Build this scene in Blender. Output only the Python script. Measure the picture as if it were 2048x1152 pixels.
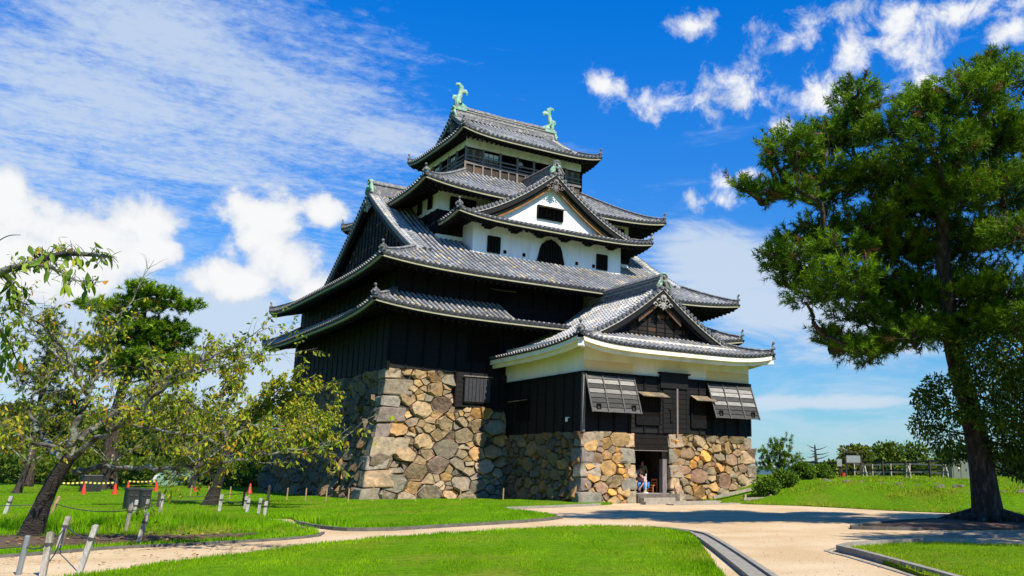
import bpy, bmesh, math, random
import numpy as np
from mathutils import Vector, Matrix
from mathutils.geometry import delaunay_2d_cdt
random.seed(7); RNG = np.random.default_rng(7)
SC = bpy.context.scene
COL = SC.collection
for o in list(bpy.data.objects): bpy.data.objects.remove(o)
rad = math.radians

# ------------------------------------------------------------------ camera
CAMP = Vector((-28.139, -56.221, 1.572)); YAW, PITCH, ROLL, FPX = -0.617, 0.244, 0.007, 1785.017
def cam_axes():
    cy, sy = math.cos(YAW), math.sin(YAW)
    f = Vector((-sy*math.cos(PITCH), cy*math.cos(PITCH), math.sin(PITCH)))
    r = Vector((cy, sy, 0)); u = r.cross(f)
    return (r*math.cos(ROLL)+u*math.sin(ROLL), -r*math.sin(ROLL)+u*math.cos(ROLL), f)
CR, CU, CF = cam_axes()
cd = bpy.data.cameras.new("camera"); cam = bpy.data.objects.new("camera", cd); COL.objects.link(cam)
M3 = Matrix((CR, CU, -CF)).transposed()
cam.matrix_world = Matrix.Translation(CAMP) @ M3.to_4x4()
cd.sensor_width = 36; cd.lens = FPX/2048*36; cd.shift_x = -242.871/2048; cd.shift_y = -78.024/2048
cd.clip_start = 0.1; cd.clip_end = 9000
SC.camera = cam
# ------------------------------------------------------------------ light, sky, exposure
SUN_AZ, SUN_EL = rad(7.5), rad(50)          # azimuth measured from -Y towards +X
SUNV = Vector((math.sin(SUN_AZ)*math.cos(SUN_EL), -math.cos(SUN_AZ)*math.cos(SUN_EL), math.sin(SUN_EL)))
sd = bpy.data.lights.new("sun", 'SUN'); sd.energy = 5.0; sd.angle = rad(0.5); sd.color = (1.0, 0.91, 0.76)
so = bpy.data.objects.new("sun", sd); COL.objects.link(so); so.rotation_euler = SUNV.to_track_quat('Z', 'Y').to_euler()
SC.view_settings.view_transform = 'Standard'; SC.view_settings.look = 'None'
SC.view_settings.gamma = 1.0; SC.view_settings.use_curve_mapping = False
SC.view_settings.exposure = 0.75
SC.cycles.max_bounces = 6; SC.cycles.diffuse_bounces = 3; SC.cycles.glossy_bounces = 2; SC.cycles.transmission_bounces = 3
SC.cycles.transparent_max_bounces = 6; SC.cycles.caustics_reflective = False; SC.cycles.caustics_refractive = False

def build_world():
    w = bpy.data.worlds.new("World"); SC.world = w; w.use_nodes = True
    nt = w.node_tree; N = nt.nodes; Lk = nt.links; N.clear()
    def nd(t, **k):
        n = N.new(t)
        for a, b in k.items(): setattr(n, a, b)
        return n
    def math_(op, a, b=None, c=None, clamp=False):
        n = nd('ShaderNodeMath', operation=op, use_clamp=clamp)
        for i, x in enumerate((a, b, c)):
            if x is None: continue
            if isinstance(x, (int, float)): n.inputs[i].default_value = x
            else: Lk.new(x, n.inputs[i])
        return n.outputs[0]
    def smooth(x, a, b):
        n = nd('ShaderNodeMapRange', interpolation_type='SMOOTHSTEP'); Lk.new(x, n.inputs[0])
        n.inputs[1].default_value = a; n.inputs[2].default_value = b; return n.outputs[0]
    tc = nd('ShaderNodeTexCoord'); D = tc.outputs['Generated']
    sky = nd('ShaderNodeTexSky', sky_type='NISHITA'); sky.sun_disc = False
    sky.sun_elevation = SUN_EL; sky.sun_rotation = math.pi - SUN_AZ
    sky.air_density = 1.0; sky.dust_density = 0.4; sky.ozone_density = 2.5
    def dot(v):
        n = nd('ShaderNodeVectorMath', operation='DOT_PRODUCT'); Lk.new(D, n.inputs[0]); n.inputs[1].default_value = v; return n.outputs['Value']
    z = dot((0, 0, 1))
    # deep polarised blue overhead, paler low down
    tint = nd('ShaderNodeMix', data_type='RGBA'); Lk.new(smooth(z, 0.0, 0.55), tint.inputs[0])
    tint.inputs[6].default_value = (0.50, 0.86, 1.12, 1); tint.inputs[7].default_value = (0.0, 0.90, 2.0, 1)
    mul = nd('ShaderNodeMix', data_type='RGBA', blend_type='MULTIPLY'); mul.inputs[0].default_value = 1
    Lk.new(sky.outputs[0], mul.inputs[6]); Lk.new(tint.outputs[2], mul.inputs[7])
    # cloud fields
    def noise(scale, detail, vec=D, rough=.55, off=(0, 0, 0), sc=(1, 1, 1), dist=0.0):
        mp = nd('ShaderNodeMapping'); Lk.new(vec, mp.inputs[0]); mp.inputs[1].default_value = off; mp.inputs[3].default_value = sc
        n = nd('ShaderNodeTexNoise'); Lk.new(mp.outputs[0], n.inputs['Vector'])
        n.inputs['Scale'].default_value = scale; n.inputs['Detail'].default_value = detail
        n.inputs['Roughness'].default_value = rough; n.inputs['Distortion'].default_value = dist
        return n.outputs[0]
    def field(blobs):
        out = None
        for az, el, sx, sy in blobs:
            c = Vector((math.sin(az)*math.cos(el), math.cos(az)*math.cos(el), math.sin(el)))
            e1 = Vector((math.cos(az), -math.sin(az), 0)); e2 = e1.cross(c)
            cb = nd('ShaderNodeCombineXYZ')
            Lk.new(dot(tuple(e1/sx)), cb.inputs[0]); Lk.new(dot(tuple(e2/sy)), cb.inputs[1])
            Lk.new(math_('MULTIPLY_ADD', dot(tuple(c)), -4.0, 4.0), cb.inputs[2])
            ln = nd('ShaderNodeVectorMath', operation='LENGTH'); Lk.new(cb.outputs[0], ln.inputs[0])
            v = math_('SUBTRACT', 1.0, ln.outputs['Value'])
            out = v if out is None else math_('SMOOTH_MAX', out, v, 0.25)
        return math_('MAXIMUM', out, -1.0)
    def px(cx, cy, rx, ry):
        d = (CF + CR*((cx-1024-242.871)/FPX) - CU*((cy-576+78.024)/FPX)).normalized()
        k = 1/FPX/(1+((cx-1266)**2+(cy-498)**2)/FPX**2)**.5
        return (math.atan2(d.x, d.y), math.asin(d.z), rx*k*1.15, ry*k*1.15)
    n_big = noise(14, 10, rough=.58, dist=.2); n_fine = noise(24, 10, rough=.66, off=(3, 1, 7), dist=.25)
    # tall fair-weather cumulus, low in the north-west
    cum = field([px(*b) for b in [(560, 445, 80, 62), (585, 540, 85, 80), (545, 500, 70, 80), (630, 425, 48, 34), (480, 565, 110, 40), (620, 580, 70, 60),
        (275, 452, 75, 50), (160, 475, 130, 62), (40, 520, 140, 70), (12, 370, 38, 62), (300, 500, 60, 30)]])
    cum_d = smooth(math_('ADD', cum, math_('MULTIPLY_ADD', n_big, 3.0, -1.42)), -0.05, 0.42)
    # small broken puffs
    puf = field([px(*b) for b in [(1540, 182, 110, 52), (1640, 196, 95, 46), (1470, 158, 75, 28), (1335, 205, 85, 42), (1211, 168, 40, 26), (1395, 50, 46, 22), 
        (1600, 72, 75, 38), (1790, 50, 110, 60), (1820, 105, 62, 46), (1930, 20, 160, 34), (2025, 60, 60, 28), (1850, 165, 110, 28), (1555, 255, 40, 30), (1590, 312, 32, 16),
        (1440, 400, 58, 22), (1446, 362, 22, 20), (1492, 348, 24, 12), (1700, 110, 40, 50), (2250, 120, 150, 60)]])
    puf_d = smooth(math_('ADD', puf, math_('MULTIPLY_ADD', n_fine, 5.0, -2.55)), -0.1, 1.35)
    # mackerel sheet high in the west
    sheet = field([px(*b) for b in [(230, 210, 520, 230), (520, 200, 330, 150), (760, 270, 160, 70), (-200, 320, 500, 260), (330, 60, 300, 120)]])
    pl = nd('ShaderNodeVectorMath', operation='DIVIDE'); Lk.new(D, pl.inputs[0])
    zz = nd('ShaderNodeCombineXYZ'); zm = math_('MAXIMUM', z, 0.04)
    for i in range(3): Lk.new(zm, zz.inputs[i])
    Lk.new(zz.outputs[0], pl.inputs[1])
    n_mack = noise(19, 8, vec=pl.outputs[0], rough=.68, sc=(1, 1.0, 0), dist=.15); n_sh = noise(2.2, 6, vec=pl.outputs[0], rough=.6, sc=(.8, 1.6, 0), dist=.6)
    sh = math_('ADD', sheet, math_('ADD', math_('MULTIPLY_ADD', n_sh, 2.2, -1.06), math_('MULTIPLY_ADD', n_mack, 1.9, -.90)))
    sh_d = math_('MULTIPLY', smooth(sh, -0.25, 1.25), 0.80)
    # low thin veils near the skyline, everywhere round
    n_low = noise(7, 8, sc=(1, 1, 4.5), rough=.62, dist=.5)
    low = math_('MULTIPLY', smooth(math_('ADD', n_low, math_('MULTIPLY', z, -0.75)), 0.30, 0.60), 0.42)
    rest = math_('MULTIPLY', smooth(n_low, .5, .7), 0.45)      # general broken cloud round the rest of the sky
    back = smooth(dot((0.56, 0.83, 0)), -0.1, -0.5)
    low = math_('MAXIMUM', low, math_('MULTIPLY', rest, back))
    thin = math_('MAXIMUM', sh_d, low)
    lowv = field([px(*b) for b in [(1420, 520, 130, 60), (1560, 620, 170, 60), (1740, 650, 220, 80), (1480, 560, 200, 90), (1640, 805, 190, 16), (300, 640, 420, 90), (500, 660, 240, 90), (120, 740, 420, 170), (480, 740, 260, 120)]])
    thin = math_('MAXIMUM', thin, math_('MULTIPLY', smooth(math_('ADD', lowv, math_('MULTIPLY_ADD', n_low, 2.6, -1.3)), -.25, .60), .85))
    thick = math_('MAXIMUM', cum_d, puf_d)
    c1 = nd('ShaderNodeMix', data_type='RGBA'); Lk.new(thin, c1.inputs[0]); Lk.new(mul.outputs[2], c1.inputs[6]); c1.inputs[7].default_value = (5.6, 6.5, 7.6, 1)
    shade = nd('ShaderNodeMix', data_type='RGBA'); Lk.new(smooth(math_('ADD', n_big, math_('MULTIPLY', math_('MAXIMUM', cum, puf), .30)), .42, .70), shade.inputs[0])
    shade.inputs[6].default_value = (5.4, 6.0, 7.0, 1); shade.inputs[7].default_value = (8.2, 8.3, 8.4, 1)
    c2 = nd('ShaderNodeMix', data_type='RGBA'); Lk.new(thick, c2.inputs[0]); Lk.new(c1.outputs[2], c2.inputs[6]); Lk.new(shade.outputs[2], c2.inputs[7])
    bg = nd('ShaderNodeBackground'); Lk.new(c2.outputs[2], bg.inputs[0]); bg.inputs[1].default_value = 0.068
    ou = nd('ShaderNodeOutputWorld'); Lk.new(bg.outputs[0], ou.inputs[0])
    w.cycles.sampling_method = 'MANUAL'; w.cycles.sample_map_resolution = 512
build_world()

# ------------------------------------------------------------------ materials
def mat(name, col=(.5, .5, .5), rough=.8, var=.25, scale=3.0, detail=5, bump=0.0, bscale=25., attr=False, transl=0.0, metal=0.0,
        stretch=(1, 1, 1), col2=None, c2scale=.6, c2lo=.45, c2hi=.6, spec=.3):
    m = bpy.data.materials.new(name); m.use_nodes = True; nt = m.node_tree; N = nt.nodes; Lk = nt.links
    bs = N['Principled BSDF']; out = N['Material Output']
    geo = N.new('ShaderNodeNewGeometry'); mp = N.new('ShaderNodeMapping'); Lk.new(geo.outputs['Position'], mp.inputs[0]); mp.inputs[3].default_value = stretch
    n = N.new('ShaderNodeTexNoise'); Lk.new(mp.outputs[0], n.inputs['Vector']); n.inputs['Scale'].default_value = scale; n.inputs['Detail'].default_value = detail
    n.inputs['Roughness'].default_value = .62
    if attr:
        a = N.new('ShaderNodeAttribute'); a.attribute_name = 'col'; src = a.outputs['Color']
    else:
        a = N.new('ShaderNodeRGB'); a.outputs[0].default_value = (*col, 1); src = a.outputs[0]
    if col2:
        n2 = N.new('ShaderNodeTexNoise'); Lk.new(mp.outputs[0], n2.inputs['Vector']); n2.inputs['Scale'].default_value = c2scale; n2.inputs['Detail'].default_value = 7
        r = N.new('ShaderNodeMapRange'); Lk.new(n2.outputs[0], r.inputs[0]); r.inputs[1].default_value = c2lo; r.inputs[2].default_value = c2hi
        mx = N.new('ShaderNodeMix'); mx.data_type = 'RGBA'; Lk.new(r.outputs[0], mx.inputs[0]); Lk.new(src, mx.inputs[6]); mx.inputs[7].default_value = (*col2, 1)
        src = mx.outputs[2]
    r = N.new('ShaderNodeMapRange'); Lk.new(n.outputs[0], r.inputs[0]); r.inputs[1].default_value = .25; r.inputs[2].default_value = .75
    r.inputs[3].default_value = 1-var; r.inputs[4].default_value = 1+var
    vm = N.new('ShaderNodeVectorMath'); vm.operation = 'SCALE'; Lk.new(src, vm.inputs[0]); Lk.new(r.outputs[0], vm.inputs['Scale'])
    Lk.new(vm.outputs[0], bs.inputs['Base Color'])
    bs.inputs['Roughness'].default_value = rough; bs.inputs['Metallic'].default_value = metal
    bs.inputs['Specular IOR Level'].default_value = spec
    if bump:
        nb = N.new('ShaderNodeTexNoise'); Lk.new(mp.outputs[0], nb.inputs['Vector']); nb.inputs['Scale'].default_value = bscale; nb.inputs['Detail'].default_value = 6
        b = N.new('ShaderNodeBump'); Lk.new(nb.outputs[0], b.inputs['Height']); b.inputs['Strength'].default_value = bump; b.inputs['Distance'].default_value = .05
        Lk.new(b.outputs[0], bs.inputs['Normal'])
    if transl:
        t = N.new('ShaderNodeBsdfTranslucent'); Lk.new(vm.outputs[0], t.inputs[0]); ms = N.new('ShaderNodeMixShader'); ms.inputs[0].default_value = transl
        Lk.new(bs.outputs[0], ms.inputs[1]); Lk.new(t.outputs[0], ms.inputs[2]); Lk.new(ms.outputs[0], out.inputs[0])
    return m
MT = dict(
    tile=mat('roof_tile', attr=True, rough=.5, var=.30, scale=2.2, bump=.3, bscale=30, spec=.4),
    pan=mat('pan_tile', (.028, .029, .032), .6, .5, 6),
    ridge=mat('ridge_tile', (.12, .12, .125), .55, .6, 7, bump=.4, bscale=18, col2=(.28, .27, .25), c2scale=5, c2lo=.5, c2hi=.68),
    ridge_line=mat('ridge_mortar', (.30, .29, .26), .8, .4, 6),
    plaster=mat('plaster', (.78, .78, .77), .9, .09, 1.6, stretch=(2.2, 2.2, .35), col2=(.60, .59, .54), c2scale=1.1, c2lo=.52, c2hi=.78),
    plaster_old=mat('plaster_cream', (.80, .76, .64), .9, .10, 1.4, stretch=(1.6, 1.6, .5), col2=(.66, .58, .42), c2scale=.7, c2lo=.50, c2hi=.72),
    plaster_patch=mat('plaster_new', (.74, .54, .28), .9, .06, 1.2),
    cream=mat('eave_cream', (.33, .31, .21), .85, .2, 2.5),
    cream_w=mat('eave_plaster', (.80, .73, .56), .85, .1, 1.5, col2=(.62, .56, .38), c2scale=.9, c2lo=.5, c2hi=.7),
    black=mat('black_board', (.0068, .0066, .0070), .65, .7, 3.5, stretch=(1, 1, 9), bump=.4, bscale=12, spec=.2),
    blackb=mat('black_batten', (.0075, .0075, .008), .75, .5, 4, spec=.08),
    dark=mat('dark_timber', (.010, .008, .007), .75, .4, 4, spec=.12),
    patina=mat('patina_tile', (.15, .15, .14), .6, .5, 5, bump=.4, bscale=18, col2=(.20, .40, .27), c2scale=2.6, c2lo=.5, c2hi=.56),
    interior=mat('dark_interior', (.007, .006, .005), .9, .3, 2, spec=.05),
    weathered=mat('weathered_board', attr=True, rough=.8, var=.5, scale=2.4, stretch=(1.5, 1.5, 14), bump=.4, bscale=8),
    brown=mat('brown_board', (.10, .055, .03), .7, .6, 3, stretch=(6, 6, 1), bump=.3, bscale=8),
    gold=mat('golden_timber', (.20, .095, .03), .7, .5, 3, bump=.2),
    greywood=mat('grey_timber', (.16, .14, .13), .8, .35, 3, stretch=(5, 5, 1), bump=.3, bscale=10),
    copper=mat('green_copper', (.15, .33, .245), .6, .5, 5, bump=.3, bscale=14, col2=(.26, .36, .26), c2scale=4),
    stone=mat('stone', attr=True, rough=.9, var=.48, scale=4.2, detail=9, bump=1.0, bscale=6, spec=.15, col2=(.10, .09, .07), c2scale=2.1, c2lo=.55, c2hi=.74),
    joint=mat('stone_joint', (.045, .035, .025), .95, .5, 4),
    gravel=mat('gravel', (.465, .338, .192), .95, .32, 30, detail=4, bump=.5, bscale=120, spec=.05, col2=(.55, .425, .27), c2scale=.45, c2lo=.38, c2hi=.62),
    kerb_d=mat('kerb_dark', (.10, .095, .08), .9, .4, 5),
    kerb=mat('kerb_concrete', (.22, .205, .17), .9, .3, 5, bump=.3, bscale=40),
    soil=mat('soil', (.085, .055, .034), .95, .4, 6, bump=.5, bscale=20),
    lawn=mat('lawn_ground', (.075, .165, .004), .95, .45, 7, bump=.6, bscale=30, spec=.02, col2=(.13, .15, .016), c2scale=.35, c2lo=.5, c2hi=.72),
    grass=mat('grass_blade', attr=True, rough=.9, var=.15, scale=.8, transl=.42, spec=.03),
    leaf=mat('leaf', attr=True, rough=.5, var=.12, scale=2, transl=.40, spec=.15),
    needle=mat('pine_needle', attr=True, rough=.55, var=.15, scale=1.2, transl=.25, spec=.1),
    bark=mat('bark', (.036, .027, .021), .95, .7, 7, stretch=(1, 1, .3), bump=1.0, bscale=7, col2=(.075, .058, .045), c2scale=9, c2lo=.5, c2hi=.6),
    bark_cherry=mat('cherry_bark', (.040, .032, .027), .9, .5, 5, stretch=(1, 1, 2), bump=.8, bscale=14),
    lichen=mat('lichen_bark', (.060, .052, .043), .9, .4, 6, bump=.7, bscale=16, spec=.1, col2=(.19, .205, .155), c2scale=4, c2lo=.42, c2hi=.58),
    post=mat('post_timber', (.36, .34, .30), .85, .35, 5, stretch=(4, 4, 1), bump=.4, bscale=12, col2=(.20, .18, .14), c2scale=1.5),
    stake=mat('stake_timber', (.30, .19, .10), .8, .3, 5),
    fence=mat('fence_timber', (.045, .035, .028), .85, .4, 5),
    palewood=mat('pale_timber', (.27, .24, .19), .85, .3, 4),
    rope=mat('rope', (.05, .05, .045), .9, .3, 20),
    red=mat('red_plastic', (.48, .045, .02), .5, .15, 4),
    tape=mat('tape', (.70, .62, .10), .6, .1, 4),
    bin=mat('dark_bin', (.018, .020, .018), .55, .3, 4),
    tarp=mat('green_tarp', (.11, .19, .13), .7, .25, 2, col2=(.45, .48, .44), c2scale=.9, c2lo=.60, c2hi=.66),
    metal=mat('painted_metal', (.16, .18, .13), .5, .12, 2),
    metal_l=mat('pale_metal', (.17, .19, .20), .4, .1, 2),
    board=mat('notice_panel', (.24, .26, .26), .6, .12, 6),
    white=mat('white_paint', (.75, .74, .70), .6, .08, 3),
    orange=mat('orange_wood', (.45, .16, .045), .5, .2, 6),
    skin=mat('skin', (.45, .26, .18), .6, .05, 5), hair=mat('hair', (.02, .016, .013), .6, .2, 8),
    tan=mat('tan_cloth', (.30, .23, .13), .9, .1, 8), maroon=mat('maroon_cloth', (.16, .02, .025), .9, .1, 8), blue=mat('blue_cloth', (.05, .20, .50), .9, .1, 8),
    pink=mat('pale_pink_cloth', (.60, .38, .40), .9, .1, 8), lilac=mat('lilac_cloth', (.66, .56, .80), .9, .1, 8), straw=mat('straw', (.85, .52, .14), .8, .2, 14),
    shade_cloth=mat('pale_blue_cloth', (.30, .42, .55), .9, .1, 8), navy=mat('dark_cloth', (.03, .03, .05), .9, .1, 8),
    rock=mat('rock', (.12, .10, .085), .9, .4, 3, bump=.6, bscale=8),
    hill=mat('hill_haze_blue', (.035, .08, .11), .95, .3, .01),  # distance haze is put into the base colour as a blue tint
    litter=mat('leaf_litter', attr=True, rough=.8, var=.1),
    paper=mat('paper_screen', (.62, .62, .60), .9, .08, 3),
)

# ------------------------------------------------------------------ object helpers
def link(o, parent=None):
    COL.objects.link(o)
    if parent is not None: o.parent = parent
    return o
def origin(o):
    p = Vector((0, 0, 0))
    while o is not None: p += o.location; o = o.parent
    return p
def tag(o, label=None, cat=None, group=None, kind=None):
    if label: o['label'] = label
    if cat: o['category'] = cat
    if group: o['group'] = group
    if kind: o['kind'] = kind
    return o
def thing(name, loc, label, cat, group=None):
    o = bpy.data.objects.new(name, None); o.location = loc; o.empty_display_size = .3
    return tag(link(o), label, cat, group)
def set_cols(me, cols):
    a = me.color_attributes.new('col', 'FLOAT_COLOR', 'CORNER')
    lt = np.zeros(len(me.polygons), np.int32); me.polygons.foreach_get('loop_total', lt)
    c = np.asarray([tuple(q)+(1.,)*(4-len(q)) for q in cols] if isinstance(cols, list) else cols, np.float32)
    if c.shape[1] == 3: c = np.hstack([c, np.ones((len(c), 1), np.float32)])
    a.data.foreach_set('color', np.repeat(c, lt, axis=0).ravel())
class MB:
    def __init__(s): s.v = []; s.f = []; s.c = []
    def add(s, V, F, c=(.5, .5, .5)):
        k = len(s.v); s.v.extend(V); s.f.extend([tuple(i+k for i in q) for q in F]); s.c.extend([tuple(c)+(1.0,)*(4-len(c))]*len(F))
    def box(s, c, size, R=None, col=(.5, .5, .5), taper=1.0):
        hx, hy, hz = size[0]/2, size[1]/2, size[2]/2; c = Vector(c); V = []
        for z in (-1, 1):
            t = taper if z > 0 else 1
            for x, y in ((-1, -1), (1, -1), (1, 1), (-1, 1)):
                p = Vector((x*hx*t, y*hy*t, z*hz)); V.append(c + (R @ p if R is not None else p))
        s.add(V, [(3, 2, 1, 0), (4, 5, 6, 7), (0, 1, 5, 4), (1, 2, 6, 5), (2, 3, 7, 6), (3, 0, 4, 7)], col)
    def bb(s, x0, x1, y0, y1, z0, z1, col=(.5, .5, .5)):
        s.box(((x0+x1)/2, (y0+y1)/2, (z0+z1)/2), (x1-x0, y1-y0, z1-z0), None, col)
    def beam(s, a, b, w, h, up=Vector((0, 0, 1)), col=(.5, .5, .5)):
        a, b = Vector(a), Vector(b); t = (b-a).normalized(); sd = t.cross(up)
        if sd.length < 1e-4: sd = t.cross(Vector((1, 0, 0)))
        sd.normalize(); u = sd.cross(t)
        V = [p + sd*(x*w/2) + u*(y*h/2) for p in (a, b) for x, y in ((-1, -1), (1, -1), (1, 1), (-1, 1))]
        s.add(V, [(3, 2, 1, 0), (4, 5, 6, 7), (0, 1, 5, 4), (1, 2, 6, 5), (2, 3, 7, 6), (3, 0, 4, 7)], col)
    def tube(s, pts, r, n=6, col=(.5, .5, .5), cap=True, flat=1.0, fdir=None):
        pts = [Vector(p) for p in pts]; V = []; F = []; m = len(pts); ref = Vector((0.13, .27, 1)).normalized()
        for i, p in enumerate(pts):
            t = (pts[min(i+1, m-1)]-pts[max(i-1, 0)]).normalized()
            a = (fdir - t*fdir.dot(t)) if fdir is not None else t.cross(ref)
            if a.length < 1e-3: a = t.cross(Vector((1, 0, 0)))
            a.normalize(); b = t.cross(a); rr = r[i] if hasattr(r, '__len__') else r
            for k in range(n):
                th = 2*math.pi*k/n; V.append(p + a*(math.cos(th)*rr*flat) + b*(math.sin(th)*rr))
        for i in range(m-1):
            for k in range(n):
                k2 = (k+1) % n; F.append((i*n+k, i*n+k2, (i+1)*n+k2, (i+1)*n+k))
        if cap: F.append(tuple(range(n-1, -1, -1))); F.append(tuple((m-1)*n+k for k in range(n)))
        s.add(V, F, col)
    def sweep(s, path, prof, side=None, col=(.5, .5, .5)):
        # prof: list of (sideways, up); side = fixed sideways vector, else horizontal normal of the path
        V = []; F = []; n = len(prof); m = len(path); path = [Vector(p) for p in path]
        for i, p in enumerate(path):
            t = path[min(i+1, m-1)]-path[max(i-1, 0)]
            sdv = side if side is not None else Vector((t.y, -t.x, 0)).normalized()
            for a, b in prof: V.append(p + sdv*a + Vector((0, 0, b)))
        for i in range(m-1):
            for k in range(n):
                k2 = (k+1) % n; F.append((i*n+k, i*n+k2, (i+1)*n+k2, (i+1)*n+k))
        F.append(tuple(range(n-1, -1, -1))); F.append(tuple((m-1)*n+k for k in range(n)))
        s.add(V, F, col)
    def ball(s, c, r, n=8, m=5, col=(.5, .5, .5), sc=(1, 1, 1)):
        V = []; F = []
        for j in range(m+1):
            ph = math.pi*j/m
            for k in range(n):
                th = 2*math.pi*k/n
                V.append(Vector(c)+Vector((math.sin(ph)*math.cos(th)*r*sc[0], math.sin(ph)*math.sin(th)*r*sc[1], math.cos(ph)*r*sc[2])))
        for j in range(m):
            for k in range(n):
                k2 = (k+1) % n; F.append((j*n+k, (j+1)*n+k, (j+1)*n+k2, j*n+k2))
        s.add(V, F, col)
    def build(s, name, m, parent=None, smooth=False, attr=False, kind=None, fixn=True):
        me = bpy.data.meshes.new(name); o0 = origin(parent)
        me.from_pydata([tuple(Vector(p)-o0) for p in s.v], [], s.f)
        if attr: set_cols(me, s.c)
        if fixn:
            bm = bmesh.new(); bm.from_mesh(me); bmesh.ops.recalc_face_normals(bm, faces=bm.faces); bm.to_mesh(me); bm.free()
        if smooth: me.polygons.foreach_set('use_smooth', np.ones(len(me.polygons), bool))
        me.materials.append(m); o = bpy.data.objects.new(name, me); link(o, parent)
        if kind: o['kind'] = kind
        return o
def np_mesh(name, V, F, m, parent=None, cols=None, smooth=False):
    """V (n,3) world, F (k,3) or (k,4) int."""
    V = np.asarray(V, np.float32) - np.array(origin(parent), np.float32); k = F.shape[1]
    me = bpy.data.meshes.new(name); me.vertices.add(len(V)); me.vertices.foreach_set('co', V.ravel())
    me.loops.add(F.size); me.loops.foreach_set('vertex_index', F.astype(np.int32).ravel())
    me.polygons.add(len(F)); me.polygons.foreach_set('loop_start', np.arange(0, F.size, k, dtype=np.int32))
    me.update(calc_edges=True)
    if cols is not None: set_cols(me, cols)
    if smooth: me.polygons.foreach_set('use_smooth', np.ones(len(F), bool))
    me.materials.append(m); me.validate()
    return link(bpy.data.objects.new(name, me), parent)
def sst(x, a, b):
    t = np.clip((x-a)/(b-a), 0, 1); return t*t*(3-2*t)
def copy_tree(o, parent=None):
    c = o.copy(); COL.objects.link(c); c.parent = parent
    for ch in list(o.children): copy_tree(ch, c)
    return c

# ------------------------------------------------------------------ ground
PB = [(-60, 9.0), (-46, 9.0), (-40, 8.6), (-35.5, 5.3), (-33.5, 4.3), (-30.8, 3.8), (-27.7, 4.1), (-24.5, 4.2), (-21, 3.2), (-18.2, 2.9), (-10, 2.9), (20, 2.9)]
PBy = np.array([p[0] for p in PB], float); PBx = np.array([p[1] for p in PB], float)
def gz(x, y):
    """height of the terrain: flat court, a bank to the east, gentle rise to the north-west, falling off far away"""
    x = np.asarray(x, float); y = np.asarray(y, float)
    xb = np.interp(y, PBy, PBx); h = 1.18*sst(x-xb, 0, 6.5) + .10*np.sin(x*.9+y*.5)*np.cos(y*.7-x*.3)*sst(x-xb, 1, 5)
    h = h + .7*sst(y, 8, 40)*sst(-x, 2, 14)
    d = np.hypot(x-0, y+20)
    h = h - 9*sst(d, 62, 130)*sst(x, -5, 20) - 6*sst(d, 120, 260)
    return h
def grid(name, xs, ys, zoff, m, kind='structure'):
    X, Y = np.meshgrid(xs, ys); Z = gz(X, Y)+zoff; nx, ny = len(xs), len(ys)
    V = np.stack([X.ravel(), Y.ravel(), Z.ravel()], 1)
    i = np.arange(nx-1); j = np.arange(ny-1); I, J = np.meshgrid(i, j); a = (J*nx+I).ravel()
    o = np_mesh(name, V, np.stack([a, a+1, a+nx+1, a+nx], 1), m, smooth=True); o['kind'] = kind; return o
ax = np.concatenate([-np.geomspace(4000, 90, 14), np.arange(-80, 81, 4.), np.geomspace(90, 4000, 14)])
grid('ground', ax, ax, -0.06, MT['lawn'])
def in_poly(P, x, y):
    P = np.asarray(P); c = np.zeros(len(x), bool); n = len(P)
    for i in range(n):
        x0, y0 = P[i]; x1, y1 = P[(i+1) % n]
        if y0 == y1: continue
        k = ((y0 > y) != (y1 > y)) & (x < (x1-x0)*(y-y0)/(y1-y0)+x0); c ^= k
    return c
def refine(P, closed=True, step=.5):
    """rounds the outline a little"""
    out = []; n = len(P)
    for i in range(n if closed else n-1):
        p = [Vector((*(P[(i+k) % n] if closed else P[max(0, min(n-1, i+k))]), 0)) for k in (-1, 0, 1, 2)]
        L = (p[2]-p[1]).length; k = max(1, min(14, int(L/step)))
        if L > 9: k = max(k, int(L/2)); 
        for j in range(k):
            t = j/k
            if L > 9: q = p[1].lerp(p[2], t)
            else:
                tan1 = (p[2]-p[0])*.5*min(1, L/max((p[1]-p[0]).length, .1)); tan2 = (p[3]-p[1])*.5*min(1, L/max((p[3]-p[2]).length, .1))
                q = p[1]*(2*t**3-3*t*t+1)+tan1*(t**3-2*t*t+t)+p[2]*(-2*t**3+3*t*t)+tan2*(t**3-t*t)
            out.append((q.x, q.y))
    if not closed: out.append(tuple(P[-1]))
    return out
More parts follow.
